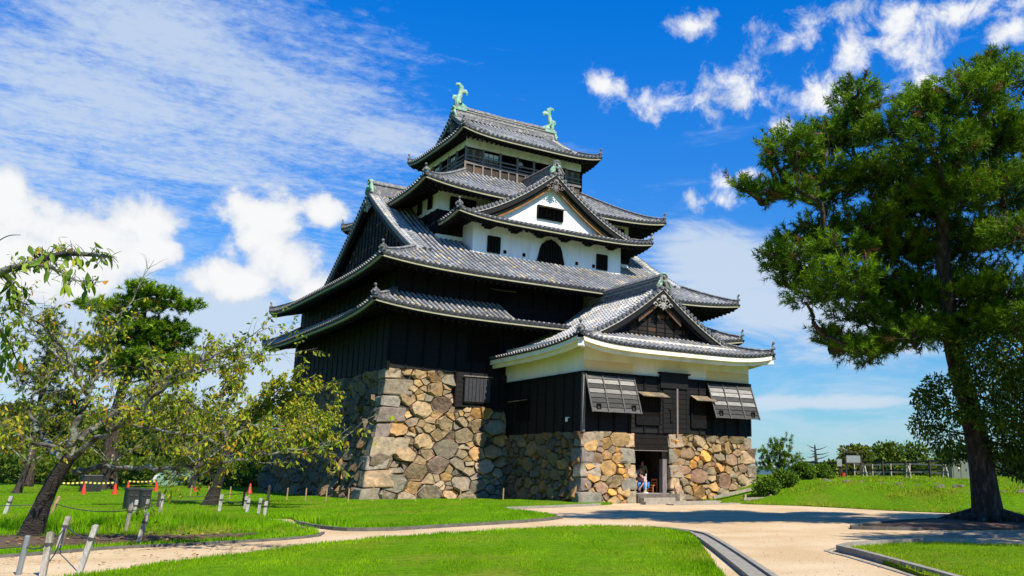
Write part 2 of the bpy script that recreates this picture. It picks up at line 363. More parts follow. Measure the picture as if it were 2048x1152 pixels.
def sheet(name, P, zoff, m, step=1.0, edge=0.0, bumps=0.0, skirt=.10, kind='structure'):
    P = np.array(P); x0, y0 = P.min(0); x1, y1 = P.max(0)
    gx, gy = np.meshgrid(np.arange(x0, x1, step), np.arange(y0, y1, step)); gx = gx.ravel()+RNG.uniform(-.2, .2, gx.size)*step; gy = gy.ravel()+RNG.uniform(-.2, .2, gy.size)*step
    k = in_poly(P, gx, gy); inner = np.stack([gx[k], gy[k]], 1)
    d = np.min(np.hypot(inner[:, None, 0]-P[None, ::2, 0], inner[:, None, 1]-P[None, ::2, 1]), 1) if len(inner) else np.zeros(0)
    inner = inner[d > step*.35]; d = d[d > step*.35]
    pts = [Vector(p) for p in np.vstack([P, inner])]; n = len(P)
    v, e, f, *_ = delaunay_2d_cdt(pts, [], [list(range(n))], 1, 1e-4)
    v = np.array([(q.x, q.y) for q in v]); z = gz(v[:, 0], v[:, 1])+zoff
    dd = np.min(np.hypot(v[:, None, 0]-P[None, ::2, 0], v[:, None, 1]-P[None, ::2, 1]), 1)
    z += edge*sst(dd, 0, 1.2)
    if bumps: z += bumps*(np.sin(v[:, 0]*1.7+v[:, 1]*.6)*np.cos(v[:, 1]*1.3-v[:, 0]*.4)+.5*np.sin(v[:, 0]*3.1)*np.sin(v[:, 1]*2.7))*sst(dd, 0, 2)
    V = [(a, b, c) for (a, b), c in zip(v, z)]; F = [tuple(q) for q in f]
    k0 = len(V); V += [(p[0], p[1], float(gz(p[0], p[1]))+zoff-skirt) for p in P]; F += [(i, (i+1) % n, k0+(i+1) % n, k0+i) for i in range(n)]
    mb = MB(); mb.v = [Vector(q) for q in V]; mb.f = F; mb.c = [(0, 0, 0)]*len(F)
    o = mb.build(name, m, smooth=False); o['kind'] = kind; return o
def strip(mb, path, w0, w1, z0, z1):
    """a kerb: rectangular section along a ground path, from sideways w0 to w1"""
    path = [Vector((p[0], p[1], float(gz(p[0], p[1])))) for p in path]
    mb.sweep(path, [(w0, z0), (w1, z0), (w1, z1), (w0, z1)])
# gravel court and paths
court = [(-48, -62), (12, -62), (9.6, -46), (9.2, -40), (5.9, -35.5), (4.9, -33.5), (4.4, -30.8), (4.7, -27.7), (4.8, -24.5), (3.8, -21), (3.2, -18.0), (-9, -18.0), (-22, -22), (-24, -30), (-48, -34)]
P = np.array(court)
def flat_sheet(name, P, z, m):
    v, e, f, *_ = delaunay_2d_cdt([Vector(p) for p in P], [], [list(range(len(P)))], 1, 1e-4)
    mb = MB(); mb.v = [Vector((q.x, q.y, z)) for q in v]; mb.f = [tuple(q) for q in f]; mb.c = [(0, 0, 0)]*len(f)
    o = mb.build(name, m); o['kind'] = 'structure'; return o
flat_sheet('gravel_path', court, 0.0, MT['gravel'])
FRONT = refine([(-38, -55), (-30, -43.6), (-26.9, -40.5), (-25.64, -39.19), (-24.58, -38.36), (-23.08, -37.13), (-21.22, -35.72), (-19.09, -34.8), (-16.67, -34.05), (-14.99, -33.78), (-13.65, -33.75), (-12.75, -34.5), (-12.45, -35.6), (-12.85, -37.2), (-14.92, -40.21), (-18.48, -45.06), (-24, -53), (-30, -60), (-38, -60)])
LEFTL = refine([(-60, -47), (-40, -41), (-29.5, -36.8), (-27.75, -36.01), (-26.83, -35.64), (-25.96, -35.02), (-24.09, -34.69), (-22.33, -34.23), (-21.4, -33.5), (-21.0, -32.7), (-21.0, -30.9), (-20.9, -28), (-20.8, -25.7), (-20.3, -25.0), (-19.75, -25.5), (-20.1, -27.4), (-20.28, -30.36), (-19.95, -31.9), (-19.0, -32.25), (-17.7, -31.8), (-15.1, -31), (-12.93, -29.94), (-11.94, -29.05), (-11.0, -26.76), (-10.56, -24.26), (-10.12, -21.95), (-6.5, -20.75), (-4.2, -19.9), (-2.6, -18.6), (-2.2, -15), (-2, -6), (-6, 8), (-8, 22), (-30, 24), (-60, 22)])
RIGHTL = refine([(-13.55, -43.15), (-12.84, -42.84), (-11.6, -42.75), (-10.5, -43.0), (-9.6, -44.2), (-7, -49), (-4, -58), (-22, -58), (-16.4, -47.6), (-14.1, -44.1)])
BANK = refine([(3.2, -18.3), (3.3, -21), (4.3, -24.5), (4.2, -27.7), (3.9, -30.8), (4.4, -33.5), (5.4, -35.5), (8.7, -40), (9.1, -46), (11, -60), (48, -60), (48, 16), (14, 16), (12, -8), (8.2, -15)])
sheet('front_lawn', FRONT, .03, MT['lawn'], .8, .05, .015)
sheet('castle_lawn', LEFTL, .03, MT['lawn'], 1.1, .06, .03)
sheet('corner_lawn', RIGHTL, .05, MT['lawn'], .8, .04, .015)
sheet('east_bank', BANK, .02, MT['lawn'], 1.1, .04, .05)
# bare soil round the cherry tree and under the pine
SOILP = refine([(-28.6, -34.6), (-26.6, -34.75), (-24.9, -34.35), (-23.2, -33.95), (-22.6, -33.3), (-24.6, -33.1), (-25.7, -32.0), (-27.2, -31.3), (-29, -32)])
sheet('leaf_strewn_soil', SOILP, .115, MT['soil'], .6, .03, .02)
RING = refine([(-7.2, -38.0), (-5.2, -36.9), (-1.6, -36.3), (1.8, -37.2), (2.2, -39.4), (-.5, -41.0), (-3.5, -40.6), (-6.0, -39.3)])
sheet('pine_root_bed', RING, .02, MT['soil'], .6, .10, .03)
# kerbs and open gutters
def kerb(name, path, label, segs, group='concrete kerbs along the lawns', m='kerb'):
    p = refine(path, False); t = thing(name, (p[0][0], p[0][1], 0), label, 'kerb', group); mb = MB()
    for w0, w1, z0, z1 in segs: strip(mb, p, w0, w1, z0, z1)
    mb.build('kerbstone', MT[m], t); return t
kerb('kerb', [(-12.35, -35.2), (-12.55, -36.6), (-12.9, -37.6), (-14.9, -40.7), (-18.1, -45.4), (-22, -51)], 'open concrete gutter along the right edge of the middle front lawn', [(-.30, -.20, -.1, .05), (-.20, .10, -.1, .010), (.10, .19, -.1, .08)])
kerb('kerb', [(-10.2, -42.55), (-11.6, -42.5), (-12.8, -42.6), (-13.5, -42.95), (-14.0, -43.9), (-15.8, -46.9), (-19, -52)], 'raised kerb curling round the right front corner lawn', [(-.07, .05, -.1, .13), (.22, .30, -.1, .015)])
kerb('kerb', [(-20.3, -28.2), (-20.38, -30.3), (-20.05, -32.0), (-19.0, -32.4), (-17.7, -31.95), (-15.1, -31.1), (-12.9, -30.05), (-11.8, -29.1)], 'thin kerb round the tip of the lawn before the castle', [(-.05, .05, -.1, .09)], m='kerb_d')
kerb('kerb', [(-10.3, -22.1), (-6.5, -20.9), (-4.3, -20.05)], 'short straight kerb in front of the castle wall lawn', [(-.09, .05, -.1, .11)])
kerb('kerb', [(-30, -37.1), (-27.75, -36.1), (-26.83, -35.75), (-25.96, -35.12), (-24.09, -34.8), (-22.3, -34.35), (-21.3, -33.6), (-20.9, -32.7)], 'long thin kerb beside the path under the lichen covered cherry', [(-.04, .04, -.1, .055)], m='kerb_d')
kerb('kerb', [(-4.4, -41.6), (-6.4, -41.5), (-7.5, -41.2), (-8.1, -41.6), (-7.2, -42.1), (-4.5, -42.3)], 'kerb loop on the shaded gravel in front of the pine', [(-.07, .06, -.1, .07)])
kerb('kerb', [(-1.2, -36.2), (-4, -36.6), (-6.3, -37.3), (-7.5, -38.1), (-6.2, -39.45)], 'dark kerb round the bed of pine roots', [(-.06, .06, -.1, .09)], m='kerb_d')

# ------------------------------------------------------------------ grass blades
def blades(name, P, dens, hfun, wfun, label, c0, c1, lift=.04, clip=None, tuft=1):
    P = np.array(P); x0, y0 = P.min(0); x1, y1 = P.max(0)
    if clip: x0, x1, y0, y1 = max(x0, clip[0]), min(x1, clip[1]), max(y0, clip[2]), min(y1, clip[3])
    n = int((x1-x0)*(y1-y0)*dens[0]); x = RNG.uniform(x0, x1, n); y = RNG.uniform(y0, y1, n)
    k = in_poly(P, x, y); x, y = x[k], y[k]
    d = np.hypot(x-CAMP.x, y-CAMP.y); k = RNG.uniform(0, 1, len(x)) < np.clip((dens[1]/d)**2, 0, 1)
    fx = (x-CAMP.x)*CF.x/.97+(y-CAMP.y)*CF.y/.97; rx = (x-CAMP.x)*CR.x+(y-CAMP.y)*CR.y
    k &= (fx > 8) & (rx < .52*fx+2) & (rx > -.78*fx-2)
    x, y, d = x[k], y[k], d[k]; n = len(x)
    h = hfun(x, y)*RNG.uniform(.5, 1.25, n); w = wfun(d)*RNG.uniform(.7, 1.3, n); a = RNG.uniform(0, 2*math.pi, n); b = RNG.uniform(0, 2*math.pi, n)
    lean = h*RNG.uniform(.15, .75, n); z = gz(x, y)+lift
    dx, dy = np.cos(a)*w/2, np.sin(a)*w/2
    V = np.empty((n, 3, 3)); V[:, 0] = np.stack([x-dx, y-dy, z-.03], 1); V[:, 1] = np.stack([x+dx, y+dy, z-.03], 1); V[:, 2] = np.stack([x+np.cos(b)*lean, y+np.sin(b)*lean, z+h], 1)
    t = np.clip(.5+.35*np.sin(x*.8+y*.5)*np.cos(y*.9-x*.33)+.25*np.sin(x*2.3-y*1.9)+.25*np.sin(x*6.1+y*3.3)*np.sin(y*7.3-x*2.2)+RNG.normal(0, .28, n)-.08, 0, 1)[:, None]
    c = np.array(c0)*(1-t)+np.array(c1)*t; dry = RNG.uniform(0, 1, n) < .035; c[dry] = (.26, .20, .07)
    wr = np.sin(x*.55+1.3*np.sin(y*.41))*np.sin(y*.63+1.1*np.sin(x*.37)+.7)+.45*np.sin(x*1.9+y*1.1)*np.sin(y*2.3-x*.8)
    wr = wr+1.1*np.exp(-(((x-6.6)/2.2)**2+((y+24.0)/2.6)**2))
    m = (np.clip((wr-.35)/.6, 0, 1)*RNG.uniform(.2, 1, n))[:, None]; c = c*(1-m)+np.array((.36, .37, .04))*m
    o = np_mesh(name, V.reshape(-1, 3), np.arange(3*n).reshape(-1, 3), MT['grass'], cols=c); tag(o, label, 'grass', kind='stuff'); return o
G0, G1 = (.13, .29, .003), (.29, .48, .008)
blades('grass', FRONT, (1000, 15.5), lambda x, y: .05+.02*np.sin(x*3.1+y)*np.cos(y*2.7-x), lambda d: .0011*d, 'short mown grass of the middle front lawn', G0, G1, .06)
blades('grass', RIGHTL, (1300, 15.5), lambda x, y: .05+0*x, lambda d: .0011*d, 'short grass of the kerbed lawn in the right front corner', (.15, .27, .006), (.32, .43, .016), .07)
def lh(x, y):
    tall = np.exp(-(((x+23.6)/2.6)**2+((y+29.0)/3.4)**2))+.9*np.exp(-(((x+26.2)/2.0)**2+((y+27.0)/4)**2))+.5*np.exp(-(((x+19.9)/.6)**2+((y+28)/4)**2))
    near = sst(y, -34.6, -32.5)
    return .055+.30*np.clip(tall, 0, 1)*near
blades('grass', LEFTL, (900, 17), lh, lambda d: .0010*d, 'bright grass, tall in places, before the castle wall and round the cherries', (.10, .275, .003), (.25, .48, .008), .07, clip=(-36, 2, -37, 20))
blades('grass', BANK, (260, 30), lambda x, y: .07+.08*np.clip(np.sin(x*1.1)*np.sin(y*.8), 0, 1), lambda d: .0010*d, 'patchy sunlit grass of the bank beside the pine', (.14, .26, .006), (.34, .42, .02), .05, clip=(2, 40, -52, 4))
# fallen leaves on soil and path
def litter():
    V = []; C = []
    for i in range(520):
        if i < 380: x, y = RNG.normal(-25.6, 1.6), RNG.normal(-33.6, .75); z = .15
        else: x, y = RNG.uniform(-28, -22), RNG.uniform(-39, -34.9); z = .012
        a = RNG.uniform(0, 6.28); s = RNG.uniform(.035, .07); e1 = np.array([math.cos(a), math.sin(a), RNG.uniform(-.2, .4)])*s; e2 = np.array([-math.sin(a), math.cos(a), RNG.uniform(-.1, .3)])*s*.5
        c = np.array([x, y, z+.02]); V += [c-e1, c+e2, c+e1, c-e2]; C.append(random.choice([(.22, .09, .03), (.13, .06, .03), (.30, .20, .05), (.09, .05, .03)]))
    o = np_mesh('leaf_litter', np.array(V), np.arange(len(V)).reshape(-1, 4), MT['litter'], cols=np.array(C)); tag(o, 'brown fallen leaves scattered under the cherry and on the path', 'fallen leaves', kind='stuff')
litter()

# loose stones on the path
def pebbles():
    n = 5200; a = RNG.uniform(-.62, .42, n); r = 11+26*RNG.uniform(0, 1, n)**1.3; d = math.atan2(CF.x, CF.y); x = CAMP.x+np.sin(d+a)*r; y = CAMP.y+np.cos(d+a)*r
    k = in_poly(court, x, y)
    for L in (FRONT, LEFTL, RIGHTL, BANK): k &= ~in_poly(L, x, y)
    x, y = x[k], y[k]; n = len(x); s = RNG.uniform(.006, .018, n); th = RNG.uniform(0, 6.28, (n, 1))+np.array([0, 1.57, 3.14, 4.71])+RNG.uniform(-.4, .4, (n, 4)); V = np.zeros((n, 5, 3))
    V[:, :4, 0] = x[:, None]+np.cos(th)*s[:, None]; V[:, :4, 1] = y[:, None]+np.sin(th)*s[:, None]; V[:, :4, 2] = .001; V[:, 4] = np.stack([x, y, s*.9], 1)
    b = np.arange(n)[:, None]*5; F = np.concatenate([np.concatenate([b+i, b+(i+1) % 4, b+4], 1) for i in range(4)], 0); c = pick_rgb(n); o = np_mesh('pebbles', V.reshape(-1, 3), F, MT['litter'], cols=np.tile(c, (4, 1))); tag(o, 'small loose stones lying on the beige gravel path', 'pebbles', kind='stuff')
def pick_rgb(n):
    P_ = np.array([(.30, .24, .17), (.52, .42, .30), (.16, .12, .09), (.40, .36, .30)]); return P_[RNG.integers(0, 4, n)]*RNG.uniform(.7, 1.2, (n, 1))
pebbles()

# ------------------------------------------------------------------ stone walls
def clip_half(poly, a, b, c):
    out = []; n = len(poly)
    for i in range(n):
        p, q = poly[i], poly[(i+1) % n]; dp = a*p[0]+b*p[1]-c; dq = a*q[0]+b*q[1]-c
        if dp <= 0: out.append(p)
        if (dp < 0 < dq) or (dq < 0 < dp):
            t = dp/(dp-dq); out.append((p[0]+(q[0]-p[0])*t, p[1]+(q[1]-p[1])*t))
    return out
STONES = [((.38, .23, .09), 3), ((.33, .225, .105), 4), ((.28, .21, .115), 5), ((.225, .19, .125), 5), ((.18, .165, .125), 4), ((.23, .17, .12), 3), ((.19, .13, .10), 2), ((.44, .25, .07), 2)]
def stone_col(grey=0.0):
    c = random.choices([s[0] for s in STONES], [s[1] for s in STONES])[0]; g = sum(c)/3*.95
    k = random.uniform(.75, 1.25); m = grey*random.uniform(.4, 1)
    return tuple((x*(1-m)+g*m)*k for x in c)
def stone_cells(u0, u1, v0, v1, radii, seed, warp=.82):
    rnd = random.Random(seed); S = []
    for r0, r1, tries, keep in radii:
        for _ in range(tries):
            r = rnd.uniform(r0, r1); u = rnd.uniform(u0-r*.3, u1+r*.3); v = rnd.uniform(v0-r*.2, v1+r*.2)
            if all(((u-a)*warp)**2+(v-b)**2 > ((r+c)*keep)**2 for a, b, c in S): S.append((u, v, r))
    cells = []
    for i, (u, v, r) in enumerate(S):
        poly = [(u0, v0), (u1, v0), (u1, v1), (u0, v1)]; poly = [(p*warp, q) for p, q in poly]; U = u*warp
        nb = sorted((((a-u)*warp)**2+(b-v)**2, a*warp, b, c) for j, (a, b, c) in enumerate(S) if j != i and abs(a-u) < 2.6 and abs(b-v) < 2.2)[:26]
        for _, a, b, c in nb:
            poly = clip_half(poly, 2*(a-U), 2*(b-v), a*a+b*b-U*U-v*v-.5*(c*c-r*r))
            if len(poly) < 3: break
        if len(poly) >= 3:
            A = abs(sum(poly[k][0]*poly[(k+1) % len(poly)][1]-poly[(k+1) % len(poly)][0]*poly[k][1] for k in range(len(poly))))/2
            if A > .006: cells.append(([(p/warp, q) for p, q in poly], A))
    return cells
def stone_geo(poly, P, A, bulge=.2, gap=.016, rnd=random):
    cu = sum(p[0] for p in poly)/len(poly); cv = sum(p[1] for p in poly)/len(poly); R = math.sqrt(A/math.pi)
    pts = []
    n = len(poly)
    for i in range(n):       # chop the corners so no stone is a clean polygon
        p, q, o = poly[i], poly[(i+1) % n], poly[i-1]
        L1 = math.hypot(q[0]-p[0], q[1]-p[1]); L0 = math.hypot(o[0]-p[0], o[1]-p[1])
        if L0+L1 < .02: continue
        k = rnd.uniform(.02, .10)
        pts.append((p[0]+(o[0]-p[0])*k, p[1]+(o[1]-p[1])*k)); pts.append((p[0]+(q[0]-p[0])*k, p[1]+(q[1]-p[1])*k))
    sh = max(.6, 1-gap/R)
    pts = [(cu+(a-cu)*(sh-rnd.uniform(0, .13)*rnd.random())+rnd.uniform(-.012, .012), cv+(b-cv)*(sh-rnd.uniform(0, .13)*rnd.random())+rnd.uniform(-.012, .012)) for a, b in pts]; m = len(pts)
    h = bulge*R*rnd.uniform(.55, 1.3); h = min(h, .22); tu, tv = rnd.uniform(-.24, .24), rnd.uniform(-.24, .24); base = rnd.uniform(-.03, .035)
    V = []; F = []
    ou, ov = rnd.uniform(-.16, .16)*R, rnd.uniform(-.16, .16)*R; ph = rnd.uniform(0, 6.3)
    for s, nn in ((1.0, -.22), (1.0, base), (.87, base+h)):
        for q, (a, b) in enumerate(pts):
            da, db = (a-cu)*s, (b-cv)*s
            if s < 1: k = rnd.uniform(.90, 1.12); da, db = da*k+ou*.5, db*k+ov*.5
            V.append(P(cu+da, cv+db, nn if nn < -.1 else nn+(tu*da+tv*db)*(2.2 if s < 1 else .6)+rnd.uniform(-.02, .02)*min(1, R*2)))
    # a broken top: a short ridge line across the face instead of a point
    d0, d1 = math.cos(ph)*R*.38, math.sin(ph)*R*.38
    for sg in (-1, 1): V.append(P(cu+ou+sg*d0, cv+ov+sg*d1, base+h*rnd.uniform(1.0, 1.35)+(tu*sg*d0+tv*sg*d1)*2.2))
    for r in range(2):
        for i in range(m): F.append((r*m+i, r*m+(i+1) % m, (r+1)*m+(i+1) % m, (r+1)*m+i))
    c = 3*m; near = []
    for a, b in pts:
        near.append(0 if ((a-cu)*d0+(b-cv)*d1) < 0 else 1)
    for i in range(m):
        j = (i+1) % m; F.append((2*m+i, 2*m+j, c+near[i]))
        if near[i] != near[j]: F.append((c+near[i], 2*m+j, c+near[j]))
    return V, F
def rubble_face(parent, P, u0, u1, v0, v1, radii, seed, budget, fill, grey=lambda v: .3, skip=None, bulge=.15, warp=.74, dark=(1, 1, 1), trim=None):
    cells = stone_cells(u0, u1, v0, v1, radii, seed, warp); cells.sort(key=lambda c: -c[1]); n = 0
    for poly, A in cells:
        cu = sum(p[0] for p in poly)/len(poly); cv = sum(p[1] for p in poly)/len(poly)
        if skip and skip(cu, cv): continue
        if trim:
            poly = trim(poly, cu, cv)
            if len(poly) < 3: continue
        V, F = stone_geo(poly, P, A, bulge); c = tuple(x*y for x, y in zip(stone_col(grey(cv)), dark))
        if n < budget and A > .05:
            mb = MB(); mb.add(V, F, c); mb.build('stone', MT['stone'], parent, attr=True, fixn=True); n += 1
        else:
            c = tuple(x*1.05 for x in c); fill.add(V, F, c)
def quoin(parent, corner, dirs, lens, z0, z1, grey=.45):
    """a squared corner stone; corner(z) -> Vector, dirs = the two horizontal directions along the faces"""
    d1, d2 = dirs; a, b = lens; V = []; j = lambda s=.055: random.uniform(-s, s)
    for z in (z0+.015, z1-.015):
        c = corner(z)
        o = (d1+d2)*-.07
        for p in (c+o, c+o+d1*a, c+o+d1*a+d2*b, c+o+d2*b): V.append(p+Vector((j(), j(), j(.05))))
    me = bpy.data.meshes.new('stone'); bm = bmesh.new(); vs = [bm.verts.new(v-origin(parent)) for v in V]
    for q in ((3, 2, 1, 0), (4, 5, 6, 7), (0, 1, 5, 4), (1, 2, 6, 5), (2, 3, 7, 6), (3, 0, 4, 7)): bm.faces.new([vs[i] for i in q])
    bmesh.ops.recalc_face_normals(bm, faces=bm.faces)
    bmesh.ops.bevel(bm, geom=list(bm.edges), offset=.085, segments=2, affect='EDGES', profile=.6)
    for v in bm.verts: v.co += Vector((j(.028), j(.028), j(.02)))
    bm.to_mesh(me); bm.free(); set_cols(me, [stone_col(grey)]*len(me.polygons)); me.materials.append(MT['stone'])
    link(bpy.data.objects.new('stone', me), parent)
def off(z, top, k): return k*max(0, 1-z/top)**1.35
ZS, ZS2 = 6.9, 5.0
KX, KY = 1.35, 1.0; WX, WY = 11.0, 9.285
base = thing('boulder_wall', (0, 0, 0), 'tall battered base of rough boulders under the black keep', 'stone wall')
def core(mb, x0, x1, y0, y1, top, kx, ky, inset, zb=-.3):
    rings = []
    for i in range(6):
        z = zb+(top-zb)*i/5; ox, oy = off(max(z, 0), top, kx)-inset, off(max(z, 0), top, ky)-inset
        rings.append([Vector((x0-ox, y0-oy, z)), Vector((x1+ox, y0-oy, z)), Vector((x1+ox, y1+oy, z)), Vector((x0-ox, y1+oy, z))])
    V = [p for r in rings for p in r]; F = [(i*4+k, i*4+(k+1) % 4, i*4+4+(k+1) % 4, i*4+4+k) for i in range(5) for k in range(4)]; F.append((20, 21, 22, 23)); mb.add(V, F)
mb = MB(); core(mb, -WX, WX, -WY, WY, ZS-.02, KX, KY, .12); mb.build('backing', MT['joint'], base)
fill = MB()
RAD = [(.34, .62, 700, .78), (.22, .33, 1200, .84), (.11, .17, 3500, .92), (.06, .09, 4000, .95)]
greyf = lambda v: .25+.65*max(0, 1-v/3.2)
zq = [-.1, .66, 1.55, 2.22, 3.2, 3.95, 4.8, 5.45, 6.3, ZS-.02]
ql = [(.95, 1.5), (1.75, .8), (1.05, 1.4), (1.95, .9), (.8, 1.6), (1.5, .8), (1.1, 1.3), (1.6, .9), (.85, 1.2)]
def in_quoin(d, v, k):
    for i in range(9):
        if zq[i] <= v < zq[i+1]: return d < ql[i][k]-.42
    return False
def trimA(poly, cu, cv):
    if cu > -7.12: return clip_half(poly, 0, 1, ZS2)
    return clip_half(poly, 1, 0, -7.12) if max(q[1] for q in poly) > ZS2 else poly
rubble_face(base, lambda u, v, n: Vector((u, -(WY+off(max(v, 0), ZS, KY)+n*.97), v+n*.15)), -11.9, -3.6, -.1, ZS, RAD, 11, 150, fill, greyf, dark=(1.06, .98, .86), skip=lambda u, v: (u > -7.12 and v > ZS2) or in_quoin(u+WX+off(max(v, 0), ZS, KX), v, 0), trim=trimA)
rubble_face(base, lambda u, v, n: Vector((-(WX+off(max(v, 0), ZS, KX)+n*.97), -u, v+n*.15)), -10.2, 9.6, -.1, ZS, RAD, 13, 138, fill, lambda v: .45, dark=(.60, .54, .46), skip=lambda u, v: in_quoin(WY+off(max(v, 0), ZS, KY)-u, v, 1))  # left face: stone colours multiplied down to deepen the shade on this side
kc = lambda z: Vector((-(WX+off(max(z, 0), ZS, KX)), -(WY+off(max(z, 0), ZS, KY)), z))
for i in range(9): quoin(base, kc, (Vector((1, 0, 0)), Vector((0, 1, 0))), ql[i], zq[i], zq[i+1], .45 if i > 2 else .8)
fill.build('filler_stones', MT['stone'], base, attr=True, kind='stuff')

# entrance turret base
EX0, EX1, EY = -3.93, 7.3, -17.85; EZ = 3.52; DX0, DX1 = -.88, 1.42
tbase = thing('boulder_wall', (1.6, -14, 0), 'low ochre boulder wall with doorway under the small front turret', 'stone wall')
KE = .32
mb = MB()
for x0, x1 in ((EX0, DX0-.1), (DX1+.1, EX1)):
    for i in range(4):
        z0, z1 = -.2+i*(EZ+.2)/4, -.2+(i+1)*(EZ+.2)/4
        L = lambda z: -(off(max(z, 0), EZ, KE)-.12)
        V = [Vector((x0+(L(z) if x0 == EX0 else 0), EY+L(z), z)) for z in (z0, z1)]+[Vector((x1-(L(z) if x1 == EX1 else 0), EY+L(z), z)) for z in (z0, z1)]
        V += [Vector((x1-(L(z) if x1 == EX1 else 0), -9.5, z)) for z in (z0, z1)]+[Vector((x0+(L(z) if x0 == EX0 else 0), -9.5, z)) for z in (z0, z1)]
        mb.add(V, [(0, 2, 3, 1), (2, 4, 5, 3), (4, 6, 7, 5), (6, 0, 1, 7), (1, 3, 5, 7)])
mb.build('backing', MT['joint'], tbase)
fill = MB(); RADE = [(.28, .54, 600, .78), (.18, .28, 1200, .84), (.09, .14, 3500, .92), (.05, .08, 4000, .95)]
PF = lambda u, v, n: Vector((u, EY-off(max(v, 0), EZ, KE)-n*.98, v+n*.1))
rubble_face(tbase, PF, EX0-.2, DX0-.02, -.1, EZ, RADE, 21, 60, fill, lambda v: .1, dark=(1.1, .98, .80), skip=lambda u, v: u < EX0+.2 or u > DX0-.25)
rubble_face(tbase, PF, DX1+.12, EX1+.25, .1, EZ, RADE, 22, 90, fill, lambda v: .08, dark=(1.12, .98, .78), skip=lambda u, v: u > EX1-.15)
rubble_face(tbase, lambda u, v, n: Vector((EX0-off(max(v, 0), EZ, KE)-n*.98, -u, v+n*.1)), 9.9, 17.9, -.1, EZ, RADE, 23, 90, fill, lambda v: .25, dark=(.66, .56, .44), skip=lambda u, v: u > 17.6)  # turret side face: shade painted into the stones by the darker multiplier
X, Y = Vector((1, 0, 0)), Vector((0, 1, 0))
ce = lambda z: Vector((EX0-off(max(z, 0), EZ, KE), EY-off(max(z, 0), EZ, KE), z))
cr = lambda z: Vector((EX1+off(max(z, 0), EZ, KE), EY-off(max(z, 0), EZ, KE), z))
c1 = lambda z: Vector((DX0, EY-off(max(z, 0), EZ, KE), z)); c2 = lambda z: Vector((DX1+.06, EY-off(max(z, 0), EZ, KE), z))
zz = [-.1, .62, 1.25, 1.95, 2.75, EZ-.02]
for i in range(5):
    quoin(tbase, ce, (X, Y), ((1.25, .7) if i % 2 == 0 else (.75, 1.1)), zz[i], zz[i+1], .6)
    if i > 0: quoin(tbase, cr, (-X, Y), ((1.0, .7) if i % 2 else (.65, 1.0)), zz[i], zz[i+1], .4)
    quoin(tbase, c1, (-X, Y), ((.95, .9) if i % 2 else (.6, .9)), zz[i], zz[i+1], .3)
    quoin(tbase, c2, (X, Y), ((.6, .9) if i % 2 else (.95, .9)), zz[i], zz[i+1], .5)
fill.build('filler_stones', MT['stone'], tbase, attr=True, kind='stuff')

# ------------------------------------------------------------------ roofs
TILE_BUDGET = {}
def tile_col(ochre, q=Vector()):
    w = math.sin(q.x*.9+1.7*math.sin(q.z*.8+q.y*.5))*math.sin(q.y*.8+q.z*1.3+1.2*math.sin(q.x*.6)); ochre += .16*max(0, w-.25); r = random.random()
    if r < .08+ochre: c = random.choice([(.52, .47, .37), (.52, .42, .27), (.50, .48, .43)]); k = random.uniform(.8, 1.1)
    elif r < .5: c = (.345, .35, .355); k = random.uniform(.88, 1.10)
    else: c = (.29, .295, .305); k = random.uniform(.86, 1.12)
    k *= .93+.17*w; return tuple(x*k for x in c)
def tile_row(mb, pts, side, r, ochre, cap=True):
    for a, b in zip(pts[:-1], pts[1:]):
        t = (b-a); 
        if t.length < .02: continue
        t.normalize(); n = side.cross(t)
        if n.z < 0: n = -n
        V = []; jt = side*random.uniform(-.010, .010)
        for p, rr, up in ((a+jt, r*.80, -.012), (b+t*.02+jt, r*1.04, .012)):
            for k in range(5):
                th = math.pi*k/4; V.append(p+n*up+side*(math.cos(th)*rr)+n*(math.sin(th)*rr))
        mb.add(V, [(k, k+1, 6+k, 5+k) for k in range(4)]+[(5, 6, 7, 8, 9)], tile_col(ochre, a))
    if cap:
        e = pts[-1]+t*.035; V = [e+side*(math.cos(th)*r*1.12)+n*(math.sin(th)*r*1.12+.03) for th in [2*math.pi*k/8 for k in range(8)]]
        V += [v-t*.05 for v in V]; mb.add(V, [tuple(range(8))]+[(k, (k+1) % 8, 8+(k+1) % 8, 8+k) for k in range(8)], (.085, .085, .09))
